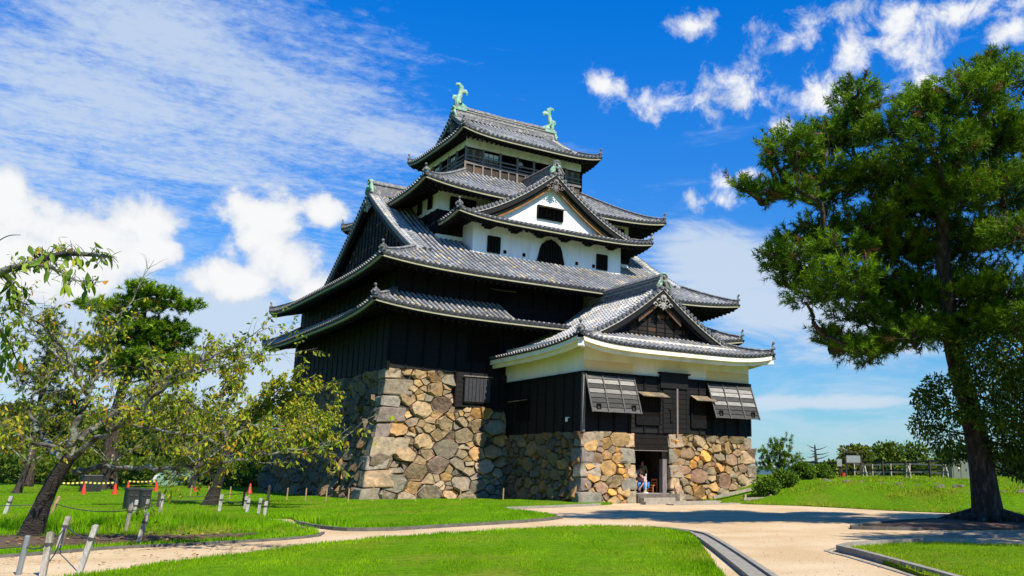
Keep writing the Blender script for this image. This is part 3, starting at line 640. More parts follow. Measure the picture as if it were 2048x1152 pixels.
class Roof:
    """canonical (u,v): a ridge, if any, runs along u; ridge along world y swaps the axes"""
    def __init__(s, parent, cx, cy, A, B, z0, prof, lift, ridge=None, G=0, Gv=0, dmax=None, ku=1.0, kv=1.0, pw=4.5):
        s.parent = parent; s.c = Vector((cx, cy, 0)); s.sw = ridge == 'y'; s.ridge = ridge; s.U, s.V = (B, A) if s.sw else (A, B)
        s.z0, s.prof, s.lift, s.G, s.Gv, s.dmax, s.ku, s.kv, s.pw = z0, prof, lift, G, Gv, dmax, ku, kv, pw
    def W(s, u, v, z): return s.c+(Vector((v, u, z)) if s.sw else Vector((u, v, z)))
    def D(s, du, dv): return Vector((dv, du, 0)) if s.sw else Vector((du, dv, 0))
    def z(s, face, u, v):
        d = (s.U-abs(u))*s.ku if face == 'u' else (s.V-abs(v))*s.kv
        d = max(d, 0); lf = s.lift*(min(abs(u)/s.U, 1.02)**s.pw)*(min(abs(v)/s.V, 1.02)**s.pw)
        return s.z0+s.prof(d)+lf
    def inner(s, face, c):
        """how far in a run of tiles starting at eave coordinate c reaches"""
        if face == 'v':
            if s.ridge and abs(c) <= s.Gv: return 0.0
            i = s.V-(s.U-abs(c))*s.ku/s.kv
            return max(i, s.V-s.dmax/s.kv) if s.dmax else max(i, 0)
        i = s.U-(s.V-abs(c))*s.kv/s.ku
        if s.ridge: return max(i, s.G)
        return max(i, s.U-s.dmax/s.ku)
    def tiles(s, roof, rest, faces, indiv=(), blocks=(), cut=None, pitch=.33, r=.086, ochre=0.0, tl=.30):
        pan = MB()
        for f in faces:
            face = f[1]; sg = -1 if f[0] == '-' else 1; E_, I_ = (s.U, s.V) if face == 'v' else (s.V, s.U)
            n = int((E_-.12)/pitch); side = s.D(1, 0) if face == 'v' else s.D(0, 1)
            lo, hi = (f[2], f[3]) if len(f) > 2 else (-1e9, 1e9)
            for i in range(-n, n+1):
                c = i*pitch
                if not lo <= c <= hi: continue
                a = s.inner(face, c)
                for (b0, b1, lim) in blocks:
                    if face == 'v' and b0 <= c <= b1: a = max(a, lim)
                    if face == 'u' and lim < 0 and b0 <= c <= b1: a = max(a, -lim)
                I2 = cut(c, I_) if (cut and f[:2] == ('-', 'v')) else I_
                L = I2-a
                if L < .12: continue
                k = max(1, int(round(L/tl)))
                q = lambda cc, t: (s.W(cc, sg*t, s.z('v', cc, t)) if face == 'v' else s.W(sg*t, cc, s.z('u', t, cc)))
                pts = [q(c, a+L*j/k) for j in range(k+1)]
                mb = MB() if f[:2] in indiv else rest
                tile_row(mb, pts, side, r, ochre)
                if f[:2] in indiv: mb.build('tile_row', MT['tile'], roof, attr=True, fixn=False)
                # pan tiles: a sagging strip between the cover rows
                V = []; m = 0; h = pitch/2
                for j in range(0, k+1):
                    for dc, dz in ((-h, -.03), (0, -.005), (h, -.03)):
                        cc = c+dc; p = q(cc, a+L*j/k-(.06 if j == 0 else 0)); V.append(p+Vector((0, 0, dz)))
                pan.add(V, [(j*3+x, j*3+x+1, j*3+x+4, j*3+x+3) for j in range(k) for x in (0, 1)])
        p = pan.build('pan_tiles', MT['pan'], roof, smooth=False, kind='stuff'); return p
    def side_path(s, f, n=40):
        face = f[1]; sg = -1 if f[0] == '-' else 1; E_ = s.U if face == 'v' else s.V
        lo, hi = (max(-1, f[2]/E_), min(1, f[3]/E_)) if len(f) > 2 else (-1, 1)
        return face, sg, [lo+(hi-lo)*i/n for i in range(n+1)]
    def eaves(s, roof, faces, wall, style='keep', rafters=True):
        """wall = (half u, half v) of the wall below"""
        wu, wv = wall
        for f in faces:
            face, sg, S = s.side_path(f)
            def outer(t, ins=0.0, dz=0.0):
                if face == 'v': return s.W(t*(s.U-ins), sg*(s.V-ins), s.z('v', t*s.U, s.V)+dz)
                return s.W(sg*(s.U-ins), t*(s.V-ins), s.z('u', s.U, t*s.V)+dz)
            def inn(t, dz=0.0):
                zz_ = s.z0+.30*((s.V-wv) if face == 'v' else (s.U-wu))+dz
                return s.W(t*wu, sg*wv, zz_) if face == 'v' else s.W(sg*wu, t*wv, zz_)
            sd = s.D(0, sg) if face == 'v' else s.D(sg, 0)
            def band(name, ins, w, zt, zb, m):
                mb = MB(); mb.sweep([outer(t, ins) for t in S], [(0, zt), (-w, zt), (-w, zb), (0, zb)], side=sd); return mb.build(name, m, roof)
            band('eave_lip', .01, .22, -.035, -.10, MT['pan'])
            if style == 'keep':
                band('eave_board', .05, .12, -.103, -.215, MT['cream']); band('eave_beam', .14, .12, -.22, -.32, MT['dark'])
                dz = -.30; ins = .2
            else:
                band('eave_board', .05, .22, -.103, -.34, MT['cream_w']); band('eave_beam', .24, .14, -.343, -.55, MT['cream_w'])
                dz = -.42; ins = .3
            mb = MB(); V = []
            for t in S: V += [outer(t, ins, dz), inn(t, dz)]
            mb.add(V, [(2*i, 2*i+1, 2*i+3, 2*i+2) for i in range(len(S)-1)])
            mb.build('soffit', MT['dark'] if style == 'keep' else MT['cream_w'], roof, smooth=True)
            if rafters:
                mb = MB(); n = int(2*(s.U if face == 'v' else s.V)*(S[-1]-S[0])/2/.42)
                for i in range(n+1):
                    t = S[0]+(S[-1]-S[0])*(i+.5)/(n+1); mb.beam(outer(t, .22, dz-.09), inn(t, dz-.09), .11, .13)
                mb.build('rafter', MT['dark'], roof, kind='stuff')
    def ridge_stack(s, mb, path, w, h, side=None):
        w /= 2
        mb.sweep(path, [(-w*1.15, -.1), (w*1.15, -.1), (w*1.15, h*.25), (w*.9, h*.27), (w*.9, h*.74), (w*1.15, h*.76), (w*1.15, h*.84), (w*.7, h*1.0), (w*.25, h*1.12), (-w*.25, h*1.12), (-w*.7, h*1.0), (-w*1.15, h*.84), (-w*1.15, h*.76), (-w*.9, h*.74), (-w*.9, h*.27), (-w*1.15, h*.25)], side=side)
    def hips(s, roof, corners, w=.34, h=.30, start=None):
        for su, sv in corners:
            pts = []
            u0 = (start if start else (s.Gv if s.ridge else s.U-s.dmax/s.ku)); n = 12
            for i in range(n+1):
                u = u0+(s.U-.12-u0)*i/n; v = s.V-(s.U-u)*s.ku/s.kv; pts.append(s.W(su*u, sv*v, s.z('u', u, v)+.02))
            mb = MB(); s.ridge_stack(mb, pts, w, h); mb.build('hip_ridge', MT['ridge'], roof)
            finial(roof, pts[-1]+Vector((0, 0, .12)), (s.D(su, sv)).normalized(), .82)
def finial(roof, p, d, k, m=None):
    """corner demon tile: shouldered plate, boss and a knob on a neck"""
    mb = MB(); up = Vector((0, 0, 1)); sd = d.cross(up)
    R = Matrix((sd, d, up)).transposed()
    mb.box(p+up*.12*k, (.44*k, .12*k, .40*k), R, taper=.75); mb.box(p+up*.02*k-d*.1*k, (.40*k, .3*k, .22*k), R, taper=.85)
    mb.ball(p+d*.09*k+up*.16*k, .11*k); mb.tube([p+up*.28*k, p+up*.42*k-d*.02, p+up*.50*k+d*.05*k], [.10*k, .06*k, .085*k], 7); mb.ball(p+up*.56*k+d*.06*k, .10*k)
    for sg in (-1, 1): mb.tube([p+sd*sg*.2*k+up*.0, p+sd*sg*.27*k+up*.12*k, p+sd*sg*.2*k+up*.24*k], [.05*k, .06*k, .03*k], 6)
    return mb.build('corner_finial', m or MT['ridge'], roof, smooth=False)
def ridge_end(roof, p, d, k, m):
    """large ridge-end tile: tall rounded slab with shoulders, scrolls and a boss"""
    mb = MB(); up = Vector((0, 0, 1)); sd = d.cross(up); V = []; out = []
    for i in range(13):
        th = math.pi*i/12; out.append((math.cos(th)*.33*k, .5*k+math.sin(th)*.30*k))
    out = [(.62*k, -.38*k), (.58*k, -.15*k), (.40*k, .05*k), (.36*k, .3*k)]+out+[(-.36*k, .3*k), (-.40*k, .05*k), (-.58*k, -.15*k), (-.62*k, -.38*k), (-.4*k, -.3*k), (0, .05*k), (.4*k, -.3*k)]
    n = len(out)
    for t in (.10*k, -.10*k): V += [p+sd*a+up*b+d*t for a, b in out]
    cen = len(V); V += [p+up*.25*k+d*.10*k, p+up*.25*k-d*.10*k]
    F = [(i, (i+1) % n, n+(i+1) % n, n+i) for i in range(n)]+[(i, (i+1) % n, cen) for i in range(n)]+[(n+(i+1) % n, n+i, cen+1) for i in range(n)]
    mb.add(V, F)
    th_ = [math.pi*i/10 for i in range(11)]
    mb.tube([p+sd*math.cos(t)*.26*k+up*(.5*k+math.sin(t)*.22*k)+d*.12*k for t in th_], .05*k, 6)
    mb.ball(p+up*.46*k+d*.13*k, .12*k); mb.ball(p+up*.12*k+d*.14*k, .13*k)
    for sg in (-1, 1): mb.tube([p+sd*sg*a*k+up*b*k+d*.1*k for a, b in ((.3, .2), (.44, .08), (.52, -.1), (.62, -.24), (.56, -.36), (.48, -.28))], [.06*k, .08*k, .08*k, .08*k, .06*k, .04*k], 6)
    return mb.build('ridge_end_tile', m, roof)
def gable(R, roof, e, style, zdrop=.0, vfoot=None, tiles=True):
    """e=+-1: gable at u=e*G with verge boards at u=e*Gv"""
    G, Gv = R.G, R.Gv; vf = R.V-(R.U-Gv)*R.ku/R.kv if vfoot is None else vfoot
    ud = R.D(e, 0)
    for sv in (-1, 1):
        N = 22; cur = [R.W(e*Gv, sv*vf*i/N, R.z('v', Gv, vf*i/N)) for i in range(N+1)]
        for name, o0, w, zt, zb, m in (('verge_lip', .07, .16, .05, -.15, MT['ridge_line']), ('gable_board', .02, .10, -.15, -.48, MT['black']), ('gable_board', -.10, .09, -.42, -.62, MT['black'])):
            mb = MB(); mb.sweep([c+Vector((0, 0, 0)) for c in cur], [(o0, zt), (o0-w, zt), (o0-w, zb), (o0, zb)], side=ud); mb.build(name, m, roof)
        # inner brace boards under the verge
        if style == 'planks' and e == -1 and R.sw:
            mb = MB(); cc = [c-ud*.24 for c in cur[:8]]; mb.sweep(cc, [(0, -.5), (-.06, -.5), (-.06, -.92), (0, -.92)], side=ud); mb.build('gable_brace', MT['brown'], roof)
        if style == 'gold':
            mb = MB(); cc = [c-ud*.24 for c in cur[:int(N*.72)]]; mb.sweep(cc, [(0, -.5), (-.06, -.5), (-.06, -.90), (0, -.90)], side=ud); mb.build('gable_brace', MT['gold'], roof)
        mb = MB(); V = []
        for i in range(N+1): V += [cur[i]+Vector((0, 0, -.12)), cur[i]-ud*(Gv-G+.3)+Vector((0, 0, -.12))]
        mb.add(V, [(2*i, 2*i+1, 2*i+3, 2*i+2) for i in range(N)]); mb.build('verge_soffit', MT['dark'], roof)
        # two raking rows of cover tiles and short tiles ending at the verge
        for inset, rr in ((.62, .13), (.95, .11)):
            mb = MB(); pts = [R.W(e*(Gv-inset), sv*vf*i/30, R.z('v', Gv, vf*i/30)+.05) for i in range(31)]; tile_row(mb, pts, R.D(1, 0), rr, .05, True); mb.build('rake_tile_row', MT['tile'], roof, attr=True, fixn=False)
        mb = MB(); k = int(vf*1.2/.30)
        for i in range(k):
            v = vf*(i+.5)/k; p = R.W(e*Gv, sv*v, R.z('v', Gv, v)+.05); sl = (R.W(e*Gv, sv*(v+.1), R.z('v', Gv, v+.1)+.05)-p).normalized()
            tile_row(mb, [p-ud*.50, p-ud*.2, p+ud*.10], sl, .10, .0, True)
        mb.build('verge_tile', MT['tile'], roof, attr=True, fixn=False, kind='stuff')
    # gable wall
    gf = R.V-(R.U-G)*R.ku/R.kv; N = 20; V = []; zb = R.z('u', G, 0)-.35
    top = [R.W(e*G, gf*i/N, R.z('v', min(G, R.Gv), abs(gf*i/N))-.10) for i in range(-N, N+1)]
    bot = [R.W(e*G, gf*i/N, zb) for i in range(-N, N+1)]
    mb = MB(); mb.add(top+bot, [(i, i+1, 2*N+2+i, 2*N+1+i) for i in range(2*N)])
    mb.build('gable_wall', MT['plaster'] if style == 'gold' else MT['black'], roof)
    if style == 'planks':
        mb = MB()
        k = int(gf/.62)
        for i in range(-k, k+1):
            v = i*.62; zt = R.z('v', G, abs(v))-.35
            if zt > zb+.4: b = MB(); b.beam(R.W(e*(G+.04), v, zb), R.W(e*(G+.04), v, zt), .07, .07, up=ud); b.build('batten', MT['blackb'], roof)
        z_ = zb+.45
        while z_ < R.z('v', G, 0)-1.0:
            v1 = gf
            while v1 > .2 and R.z('v', G, v1)-.6 < z_+.2: v1 -= .1
            for a, b_ in ((-v1, v1),):
                bd = MB(); k2 = max(2, int(2*v1/.62))
                for q in range(k2):
                    va, vb = -v1+2*v1*q/k2, -v1+2*v1*(q+1)/k2
                    bd.beam(R.W(e*(G+.02), va, z_), R.W(e*(G+.02), vb, z_), .03, .22, col=(random.choice([(.014, .011, .009)]*9+[(.06, .03, .016), (.10, .05, .025)])))
                bd.build('gable_plank', MT['weathered'], roof, attr=True)
            z_ += .26
        bd = MB(); bd.beam(R.W(e*(G+.12), -gf+.5, zb+.30), R.W(e*(G+.12), gf-.5, zb+.30), .16, .2); bd.build('gable_sill', MT['blackb'], roof)
    # carved pendant
    zt = R.z('v', Gv, 0)-.62; p = R.W(e*(Gv+.02), 0, zt); sd = R.D(0, 1); up = Vector((0, 0, 1)); mb = MB(); k = 1.0
    mb.tube([p+ud*.0, p+ud*.09], .19*k, 12); mb.ball(p+ud*.12, .10*k)
    mb.tube([p+up*-.25, p+up*-.5, p+up*-.68], [.2, .15, .03], 8, flat=.5, fdir=ud)
    for sg in (-1, 1):
        for cx_, cz_, r_ in ((.26, -.2, .16), (.5, -.42, .15), (.17, -.5, .13)):
            pts = [p+sd*sg*(cx_+math.cos(t)*r_*(1-t/9))+up*(cz_+math.sin(t)*r_*(1-t/9)) for t in [j*.65 for j in range(10)]]
            mb.tube(pts, [.05*(1-j/14) for j in range(10)], 6)
    mb.build('gable_pendant', MT['ridge_line'] if style == 'planks' else MT['greywood'], roof)

# ------------------------------------------------------------------ the keep
def board_wall(parent, a, b, z0, z1, bh=.27, step=1.0, proud=.03, bat=True, m='black', bw=.085, bt=.06):
    a, b = Vector((*a, 0)), Vector((*b, 0)); d = (b-a).normalized(); n = Vector((d.y, -d.x, 0)); L = (b-a).length
    k = max(1, int(round((z1-z0)/bh))); h = (z1-z0)/k
    for i in range(k):
        zc = z0+h*(i+.5); mb = MB(); V = []
        x0, x1 = 0.0, L
        for x in (x0, x1):
            for o, zz_ in ((-.02, -h/2), (proud, -h/2), (proud*.35, h/2), (-.02, h/2)): V.append(a+d*x+n*o+Vector((0, 0, zc+zz_)))
        mb.add(V, [(0, 1, 2, 3), (7, 6, 5, 4), (0, 4, 5, 1), (1, 5, 6, 2), (2, 6, 7, 3), (3, 7, 4, 0)]); mb.build('board', MT[m], parent)
    if bat:
        c = max(1, int(round(L/step)))
        for i in range(c+1):
            p = a+d*(L*i/c)+n*(proud+bt/3); mb = MB(); mb.beam(p+Vector((0, 0, z0)), p+Vector((0, 0, z1)), bw, bt, up=n); mb.build('batten', MT['blackb'], parent)
def wall_box(name, parent, x0, x1, y0, y1, z0, z1, m):
    mb = MB(); mb.bb(x0, x1, y0, y1, z0, z1); return mb.build(name, MT[m], parent)
def window(parent, a, d, n, w, h, bars=5, m='dark', depth=.10):
    """a = lower left corner (Vector), d along, n outward: frame, dark recess and upright lattice bars"""
    up = Vector((0, 0, 1)); f = MB(); t = .075
    for p, q in ((a, a+d*w), (a+up*h, a+d*w+up*h), (a, a+up*h), (a+d*w, a+d*w+up*h)): f.beam(p+n*.02, q+n*.02, t, t, up=n)
    o = f.build('window', MT[m], parent)
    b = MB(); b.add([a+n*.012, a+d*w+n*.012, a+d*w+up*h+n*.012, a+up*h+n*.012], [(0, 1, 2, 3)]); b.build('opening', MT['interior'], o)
    for i in range(bars):
        p = a+d*(w*(i+.5)/bars)+n*.035; s = MB(); s.beam(p+up*.04, p+up*(h-.04), .07, .05, up=n); s.build('lattice_bar', MT[m], o)
    return o
def flap(parent, a, d, n, w, drop, out, name='awning_shutter', m='greywood', boards=5):
    """propped-up top-hung shutter: boards running outward and down from the line a..a+d*w"""
    mb0 = MB(); mb0.beam(a, a+d*w, .05, .05); o = mb0.build(name, MT['blackb'], parent)
    sl = (n*out-Vector((0, 0, drop))); nn = d.cross(sl).normalized()
    for i in range(boards):
        p = a+d*(w*(i+.5)/boards); s = MB(); s.beam(p, p+sl, w/boards*.93, .035, up=nn, col=random.choice([(.20, .15, .09), (.16, .13, .09), (.26, .19, .11), (.13, .11, .09)])); s.build('board', MT['weathered'], o, attr=True)
    return o
keep = thing('castle_keep', (0, 0, 5), 'five storey black and white castle keep with tiered grey tiled roofs', 'castle')
rest = MB()
# first and second storeys
w1 = wall_box('storey_wall', keep, -WX, WX, -WY, WY, ZS-.02, 10.4, 'black')
board_wall(w1, (-WX, -WY), (-3.2, -WY), ZS, 9.9, step=.98)
board_wall(w1, (-WX, WY), (-WX, -WY), ZS, 9.9, step=.98, bw=.05, bt=.022)
mb = MB(); mb.beam((-WX-.04, -WY-.04, ZS-.1), (-WX-.04, -WY-.04, 9.9), .16, .16); mb.build('corner_post', MT['blackb'], w1)
wl = wall_box('lower_wall', keep, -7.12, 6.0, -9.46, -9.0, ZS2-.02, ZS+.02, 'black')
board_wall(wl, (-7.12, -9.46), (-3.5, -9.46), ZS2, ZS+.02, step=.9)
o = window(wl, Vector((-6.6, -9.53, 5.25)), X, -Y, 1.6, 1.42, 0, 'blackb')
for i in range(7):
    s = MB(); s.beam(Vector((-6.6+1.6*(i+.5)/7, -9.60, 5.3)), Vector((-6.6+1.6*(i+.5)/7, -9.60, 6.62)), .2, .04, up=-Y, col=(.035, .036, .042)); s.build('board', MT['weathered'], o, attr=True)
s = MB(); s.beam((-6.7, -9.62, 6.72), (-4.9, -9.62, 6.72), .06, .06); s.build('lintel', MT['greywood'], o)
window(w1, Vector((-6.4, -WY-.07, 7.6)), X, -Y, 1.9, 1.5, 0, 'blackb')
r1 = MB(); r1.box((0, 0, 9.9), (1, 1, .2)); roof = r1.build('roof', MT['dark'], keep)
R1 = Roof(keep, 0, 0, 12.86, 11.56, 9.78, lambda d: .5*d+.02*d*d, .50, dmax=2.4, ku=2.4/2.0)
R1.tiles(roof, rest, [('-', 'v'), ('-', 'u'), ('+', 'u')], indiv=[('-', 'v', )], blocks=[(-4.6, 7.9, 11.3)], ochre=.16)
R1.eaves(roof, [('-', 'v'), ('-', 'u'), ('+', 'u')], (WX, WY)); R1.hips(roof, [(-1, -1), (1, -1), (-1, 1)], .30, .20)
w2 = wall_box('storey_wall', keep, -10.85, 10.85, -9.15, 9.15, 10.4, 13.4, 'black')
board_wall(w2, (-10.85, -9.15), (4.5, -9.15), 11.05, 12.6, step=.95); board_wall(w2, (-10.85, 9.15), (-10.85, -9.15), 11.05, 12.6, step=.95, bw=.05, bt=.022)
window(w2, Vector((-5.1, -9.22, 11.25)), X, -Y, 1.35, .68, 3, 'blackb'); flap(w2, Vector((-5.15, -9.25, 11.98)), X, -Y, 1.45, .16, .55)
# large hip-and-gable roof
r2 = MB(); r2.box((0, 0, 13.3), (1, 1, .2)); roof = r2.build('roof', MT['dark'], keep)
R2 = Roof(keep, 0, 0, 12.62, 11.48, 12.27, lambda d: .50*d+.0097*d*d, .42, ridge='x', G=9.3, Gv=9.75)
R2.tiles(roof, rest, [('-', 'v'), ('+', 'v', -9.8, -7.0), ('-', 'u'), ('+', 'u'), ], indiv=[('-', 'v')], blocks=[(-7.25, 7.25, 5.7), (-5.5, 5.5, 7.3)], ochre=.04)
R2.eaves(roof, [('-', 'v'), ('-', 'u'), ('+', 'u')], (10.85, 9.15)); R2.hips(roof, [(-1, -1), (1, -1), (-1, 1)], .32, .24)
gable(R2, roof, -1, 'planks'); gable(R2, roof, 1, 'plain')
zr = R2.z('v', 0, 0)
mb = MB(); R2.ridge_stack(mb, [R2.W(u, 0, zr) for u in (-9.6, 9.6)], .5, .85); mb.build('ridge', MT['ridge'], roof)
for e in (-1, 1): ridge_end(roof, R2.W(e*9.72, 0, zr+.35), R2.D(e, 0), .85, MT['copper'])
# third/fourth storey block
w3 = wall_box('storey_wall', keep, -7.25, 7.25, -5.7, 5.7, 13.6, 18.9, 'plaster')
for a, b in (((-7.25, -5.7), (7.25, -5.7)), ((-7.25, 5.7), (-7.25, -5.7))): board_wall(w3, a, b, 15.75, 17.32, step=.9, proud=.05)
window(w3, Vector((-6.45, -5.76, 17.42)), X, -Y, 1.7, .82, 3, 'dark', ); window(w3, Vector((-7.31, -2.6, 17.6)), -Y, -X, .55, .72, 2, 'dark')
window(w3, Vector((-7.31, -4.3, 17.6)), -Y, -X, .55, .72, 2, 'dark'); window(w3, Vector((6.1, -5.76, 17.42)), X, -Y, .7, .8, 2, 'dark')
RD = Roof(keep, 0, -2.0, 7.25, 6.75, 16.42, lambda d: .30*d+.038*d*d, .36, ridge='y', G=5.12, Gv=5.68)
r4 = MB(); r4.box((0, 0, 18.9), (1, 1, .2)); roof = r4.build('roof', MT['dark'], keep)
R4 = Roof(keep, 0, 0, 9.08, 7.82, 18.32, lambda d: .50*d+.022*d*d, .42, dmax=4.42, ku=4.42/4.50)
def cut4(c, I_):
    t = I_
    while t > 3.4 and abs(c) < 7.2 and R4.z('v', c, t) < RD.z('v', max(-5.7, -t+2), c): t -= .1
    return t
R4.tiles(roof, rest, [('-', 'v'), ('-', 'u'), ('+', 'u')], indiv=[('-', 'v')], ochre=.0, cut=cut4)
R4.eaves(roof, [('-', 'v', -9.08, -3.5), ('-', 'v', 3.5, 9.08), ('-', 'u'), ('+', 'u'), ('+', 'v')], (7.25, 5.7)); R4.hips(roof, [(-1, -1), (1, -1), (-1, 1)], .30, .24)
# top storey: open gallery
T0, TX, TY = 20.85, 4.58, 3.40; TB = 22.78
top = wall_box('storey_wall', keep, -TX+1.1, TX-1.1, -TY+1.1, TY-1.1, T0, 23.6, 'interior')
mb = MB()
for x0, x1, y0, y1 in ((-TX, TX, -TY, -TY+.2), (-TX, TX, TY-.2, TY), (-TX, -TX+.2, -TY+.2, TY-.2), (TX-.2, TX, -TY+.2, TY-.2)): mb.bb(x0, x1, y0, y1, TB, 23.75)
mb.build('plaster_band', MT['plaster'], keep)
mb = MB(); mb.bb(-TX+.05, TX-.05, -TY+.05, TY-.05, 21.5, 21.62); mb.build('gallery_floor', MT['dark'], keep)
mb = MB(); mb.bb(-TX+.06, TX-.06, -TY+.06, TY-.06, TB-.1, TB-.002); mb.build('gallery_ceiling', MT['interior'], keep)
def gallery(a, b, bays, panels):
    a, b = Vector((*a, 0)), Vector((*b, 0)); d = (b-a).normalized(); n = Vector((d.y, -d.x, 0)); L = (b-a).length; up = Vector((0, 0, 1)); s = L/bays
    for i in range(bays+1):
        p = a+d*s*i; m = MB(); m.beam(p+up*T0, p+up*TB, .14, .14, up=n); m.build('post', MT['greywood'], keep)
        if i < bays:
            q = MB(); q.beam(p+d*s*.5+up*T0, p+d*s*.5+up*21.56, .09, .1, up=n); q.build('post', MT['greywood'], keep)
            for j in (0, 1):
                q = MB(); c = p+d*s*(.25+.5*j)-n*.05; q.beam(c+up*T0, c+up*21.5, s*.44, .05, up=n, col=random.choice([(.05, .035, .025), (.08, .05, .03), (.10, .065, .04), (.04, .03, .025)])); q.build('skirting_board', MT['weathered'], keep, attr=True)
        if i < bays:
            k = panels.get(i)
            if k == 'boards':
                for j in range(5):
                    q = MB(); c = p+d*s*(j+.5)/5-n*.09; q.beam(c+up*21.65, c+up*TB, s/5*.94, .04, up=n); q.build('shutter_board', MT['brown'] if j % 2 else MT['greywood'], keep)
            elif k == 'paper':
                q = MB(); c = p+d*s*.5-n*.12; q.beam(c+up*22.05, c+up*22.6, s*.86, .03, up=n); sc = q.build('paper_screen', MT['paper'], keep)
                for j in range(4):
                    q = MB(); c = p+d*s*(.07+.86*j/3)-n*.1; q.beam(c+up*21.62, c+up*22.62, .03, .03, up=n); q.build('screen_bar', MT['dark'], sc)
                for zz_ in (22.05, 22.33, 22.62):
                    q = MB(); q.beam(p+d*s*.07-n*.1+up*zz_, p+d*s*.93-n*.1+up*zz_, .03, .03); q.build('screen_bar', MT['dark'], sc)
                q = MB(); c = p+d*s*.5-n*.12; q.beam(c+up*21.62, c+up*22.03, s*.86, .03, up=n); q.build('screen_panel', MT['greywood'], keep)
    for zz_, w in ((21.62, .15), (21.86, .07), (22.14, .09)):
        q = MB(); q.beam(a+n*.03+up*zz_, b+n*.03+up*zz_, .09, w); q.build('rail', MT['greywood'], keep)
gallery((-TX, -TY), (TX, -TY), 7, {0: 'boards', 1: 'paper', 6: 'boards'})
gallery((-TX, TY), (-TX, -TY), 5, {1: 'paper', 3: 'paper'})
gallery((TX, -TY), (TX, TY), 5, {0: 'boards'})
r5 = MB(); r5.box((0, 0, 23.8), (1, 1, .2)); roof = r5.build('roof', MT['dark'], keep)
R5 = Roof(keep, 0, 0, 5.52, 4.83, 23.36, lambda d: .43*d+.030*d*d, .38, ridge='x', G=3.7, Gv=4.2)
R5.tiles(roof, rest, [('-', 'v'), ('-', 'u'), ('+', 'u'), ('+', 'v', -4.3, 4.3)], indiv=[('-', 'v')], ochre=-.06)
R5.eaves(roof, [('-', 'v'), ('-', 'u'), ('+', 'u'), ('+', 'v')], (TX, TY)); R5.hips(roof, [(-1, -1), (1, -1), (-1, 1)], .28, .22)
gable(R5, roof, -1, 'plain'); gable(R5, roof, 1, 'plain')
zr5 = R5.z('v', 0, 0); mb = MB(); R5.ridge_stack(mb, [R5.W(u, 0, zr5+.02*abs(u)) for u in (-4.1, -2, 0, 2, 4.1)], .46, .78); mb.build('ridge', MT['ridge'], roof)
mb = MB()
for zz_ in (.26, .5): mb.beam(R5.W(-4.0, -.235, zr5+zz_+.04), R5.W(4.0, -.235, zr5+zz_+.04), .03, .06)
mb.build('ridge_mortar_line', MT['ridge_line'], roof)
for e in (-1, 1):
    ridge_end(roof, R5.W(e*4.17, 0, zr5+.25), R5.D(e, 0), .72, MT['copper'])
    # green bronze dolphin-fish, head down, tail in the air
    mb = MB(); p0 = R5.W(e*3.75, 0, zr5+.68); o_ = lambda a, b, c=0: p0+Vector((e*a, c, b)); yd = Vector((0, 1, 0))
    mb.tube([o_(-.75, .02), o_(-.45, .10), o_(-.15, .16), o_(.08, .30), o_(.14, .58), o_(.06, .86), o_(-.03, 1.10), o_(-.02, 1.35)], [.12, .26, .33, .33, .27, .22, .18, .13], 10, flat=.8, fdir=yd)
    mb.tube([o_(-.02, 1.30), o_(-.12, 1.5), o_(-.10, 1.72), o_(.08, 1.88), o_(.28, 1.86), o_(.34, 1.78)], [.15, .19, .20, .16, .10, .03], 8, flat=.45, fdir=yd)
    mb.tube([o_(-.04, 1.28), o_(-.22, 1.42), o_(-.42, 1.44), o_(-.55, 1.32), o_(-.54, 1.16)], [.13, .17, .18, .13, .03], 8, flat=.45, fdir=yd)
    mb.tube([o_(.10, .75), o_(.28, .86), o_(.42, .84), o_(.46, .68), o_(.38, .58)], [.11, .16, .16, .12, .03], 8, flat=.4, fdir=yd)
    for i in range(7):
        b = .35+i*.12; mb.tube([o_(-.05-.10*min(i, 3)/3+.03*i, b), o_(-.22+.02*i, b+.09)], [.06, .012], 5, flat=.4, fdir=yd)
    for sg in (-1, 1): mb.tube([o_(-.1, .3, sg*.2), o_(-.02, .48, sg*.42), o_(.1, .62, sg*.5)], [.09, .08, .02], 7, flat=.5, fdir=Vector((1, 0, 0)))
    for sg in (-1, 1): mb.ball(o_(-.42, .22, sg*.17), .06)
    mb.bb(p0.x-.5, p0.x+.5, -.27, .27, p0.z-.16, p0.z+.02)
    mb.build('dolphin_finial', MT['copper'], keep, smooth=False)
# projecting gabled dormer
dw = wall_box('dormer_wall', keep, -5.5, 5.5, -7.29, -5.6, 13.6, 16.75, 'plaster')
r6 = MB(); r6.box((0, -4, 16.6), (1, 1, .2)); roof = r6.build('roof', MT['dark'], keep)
fl = [('-', 'u'), ('-', 'v', -6.75, -1.3), ('+', 'v', -6.75, -1.3)]
RD.tiles(roof, rest, fl, indiv=[('-', 'u'), ('-', 'v')], ochre=.0); RD.eaves(roof, [('-', 'u'), ('-', 'v', -6.75, -3.4), ('+', 'v', -6.75, -3.4)], (5.29, 5.5)); RD.hips(roof, [(-1, -1), (-1, 1)], .28, .2)
gable(RD, roof, -1, 'gold'); zd = RD.z('v', 0, 0)
mb = MB(); RD.ridge_stack(mb, [RD.W(-5.6, 0, zd), RD.W(-1.2, 0, zd)], .44, .68); mb.build('ridge', MT['ridge'], roof); ridge_end(roof, RD.W(-5.72, 0, zd+.2), RD.D(-1, 0), .85, MT['patina'])
gw = window(roof, Vector((-1.0, -7.17, 17.5)), X, -Y, 1.9, .85, 4, 'dark'); flap(roof, Vector((-.95, -7.21, 18.28)), X, -Y, 1.85, .12, .62, boards=6)
for xx in (-4.5, 3.55): window(dw, Vector((xx, -7.30, 14.68)), X, -Y, .82, 1.0, 4, 'dark')
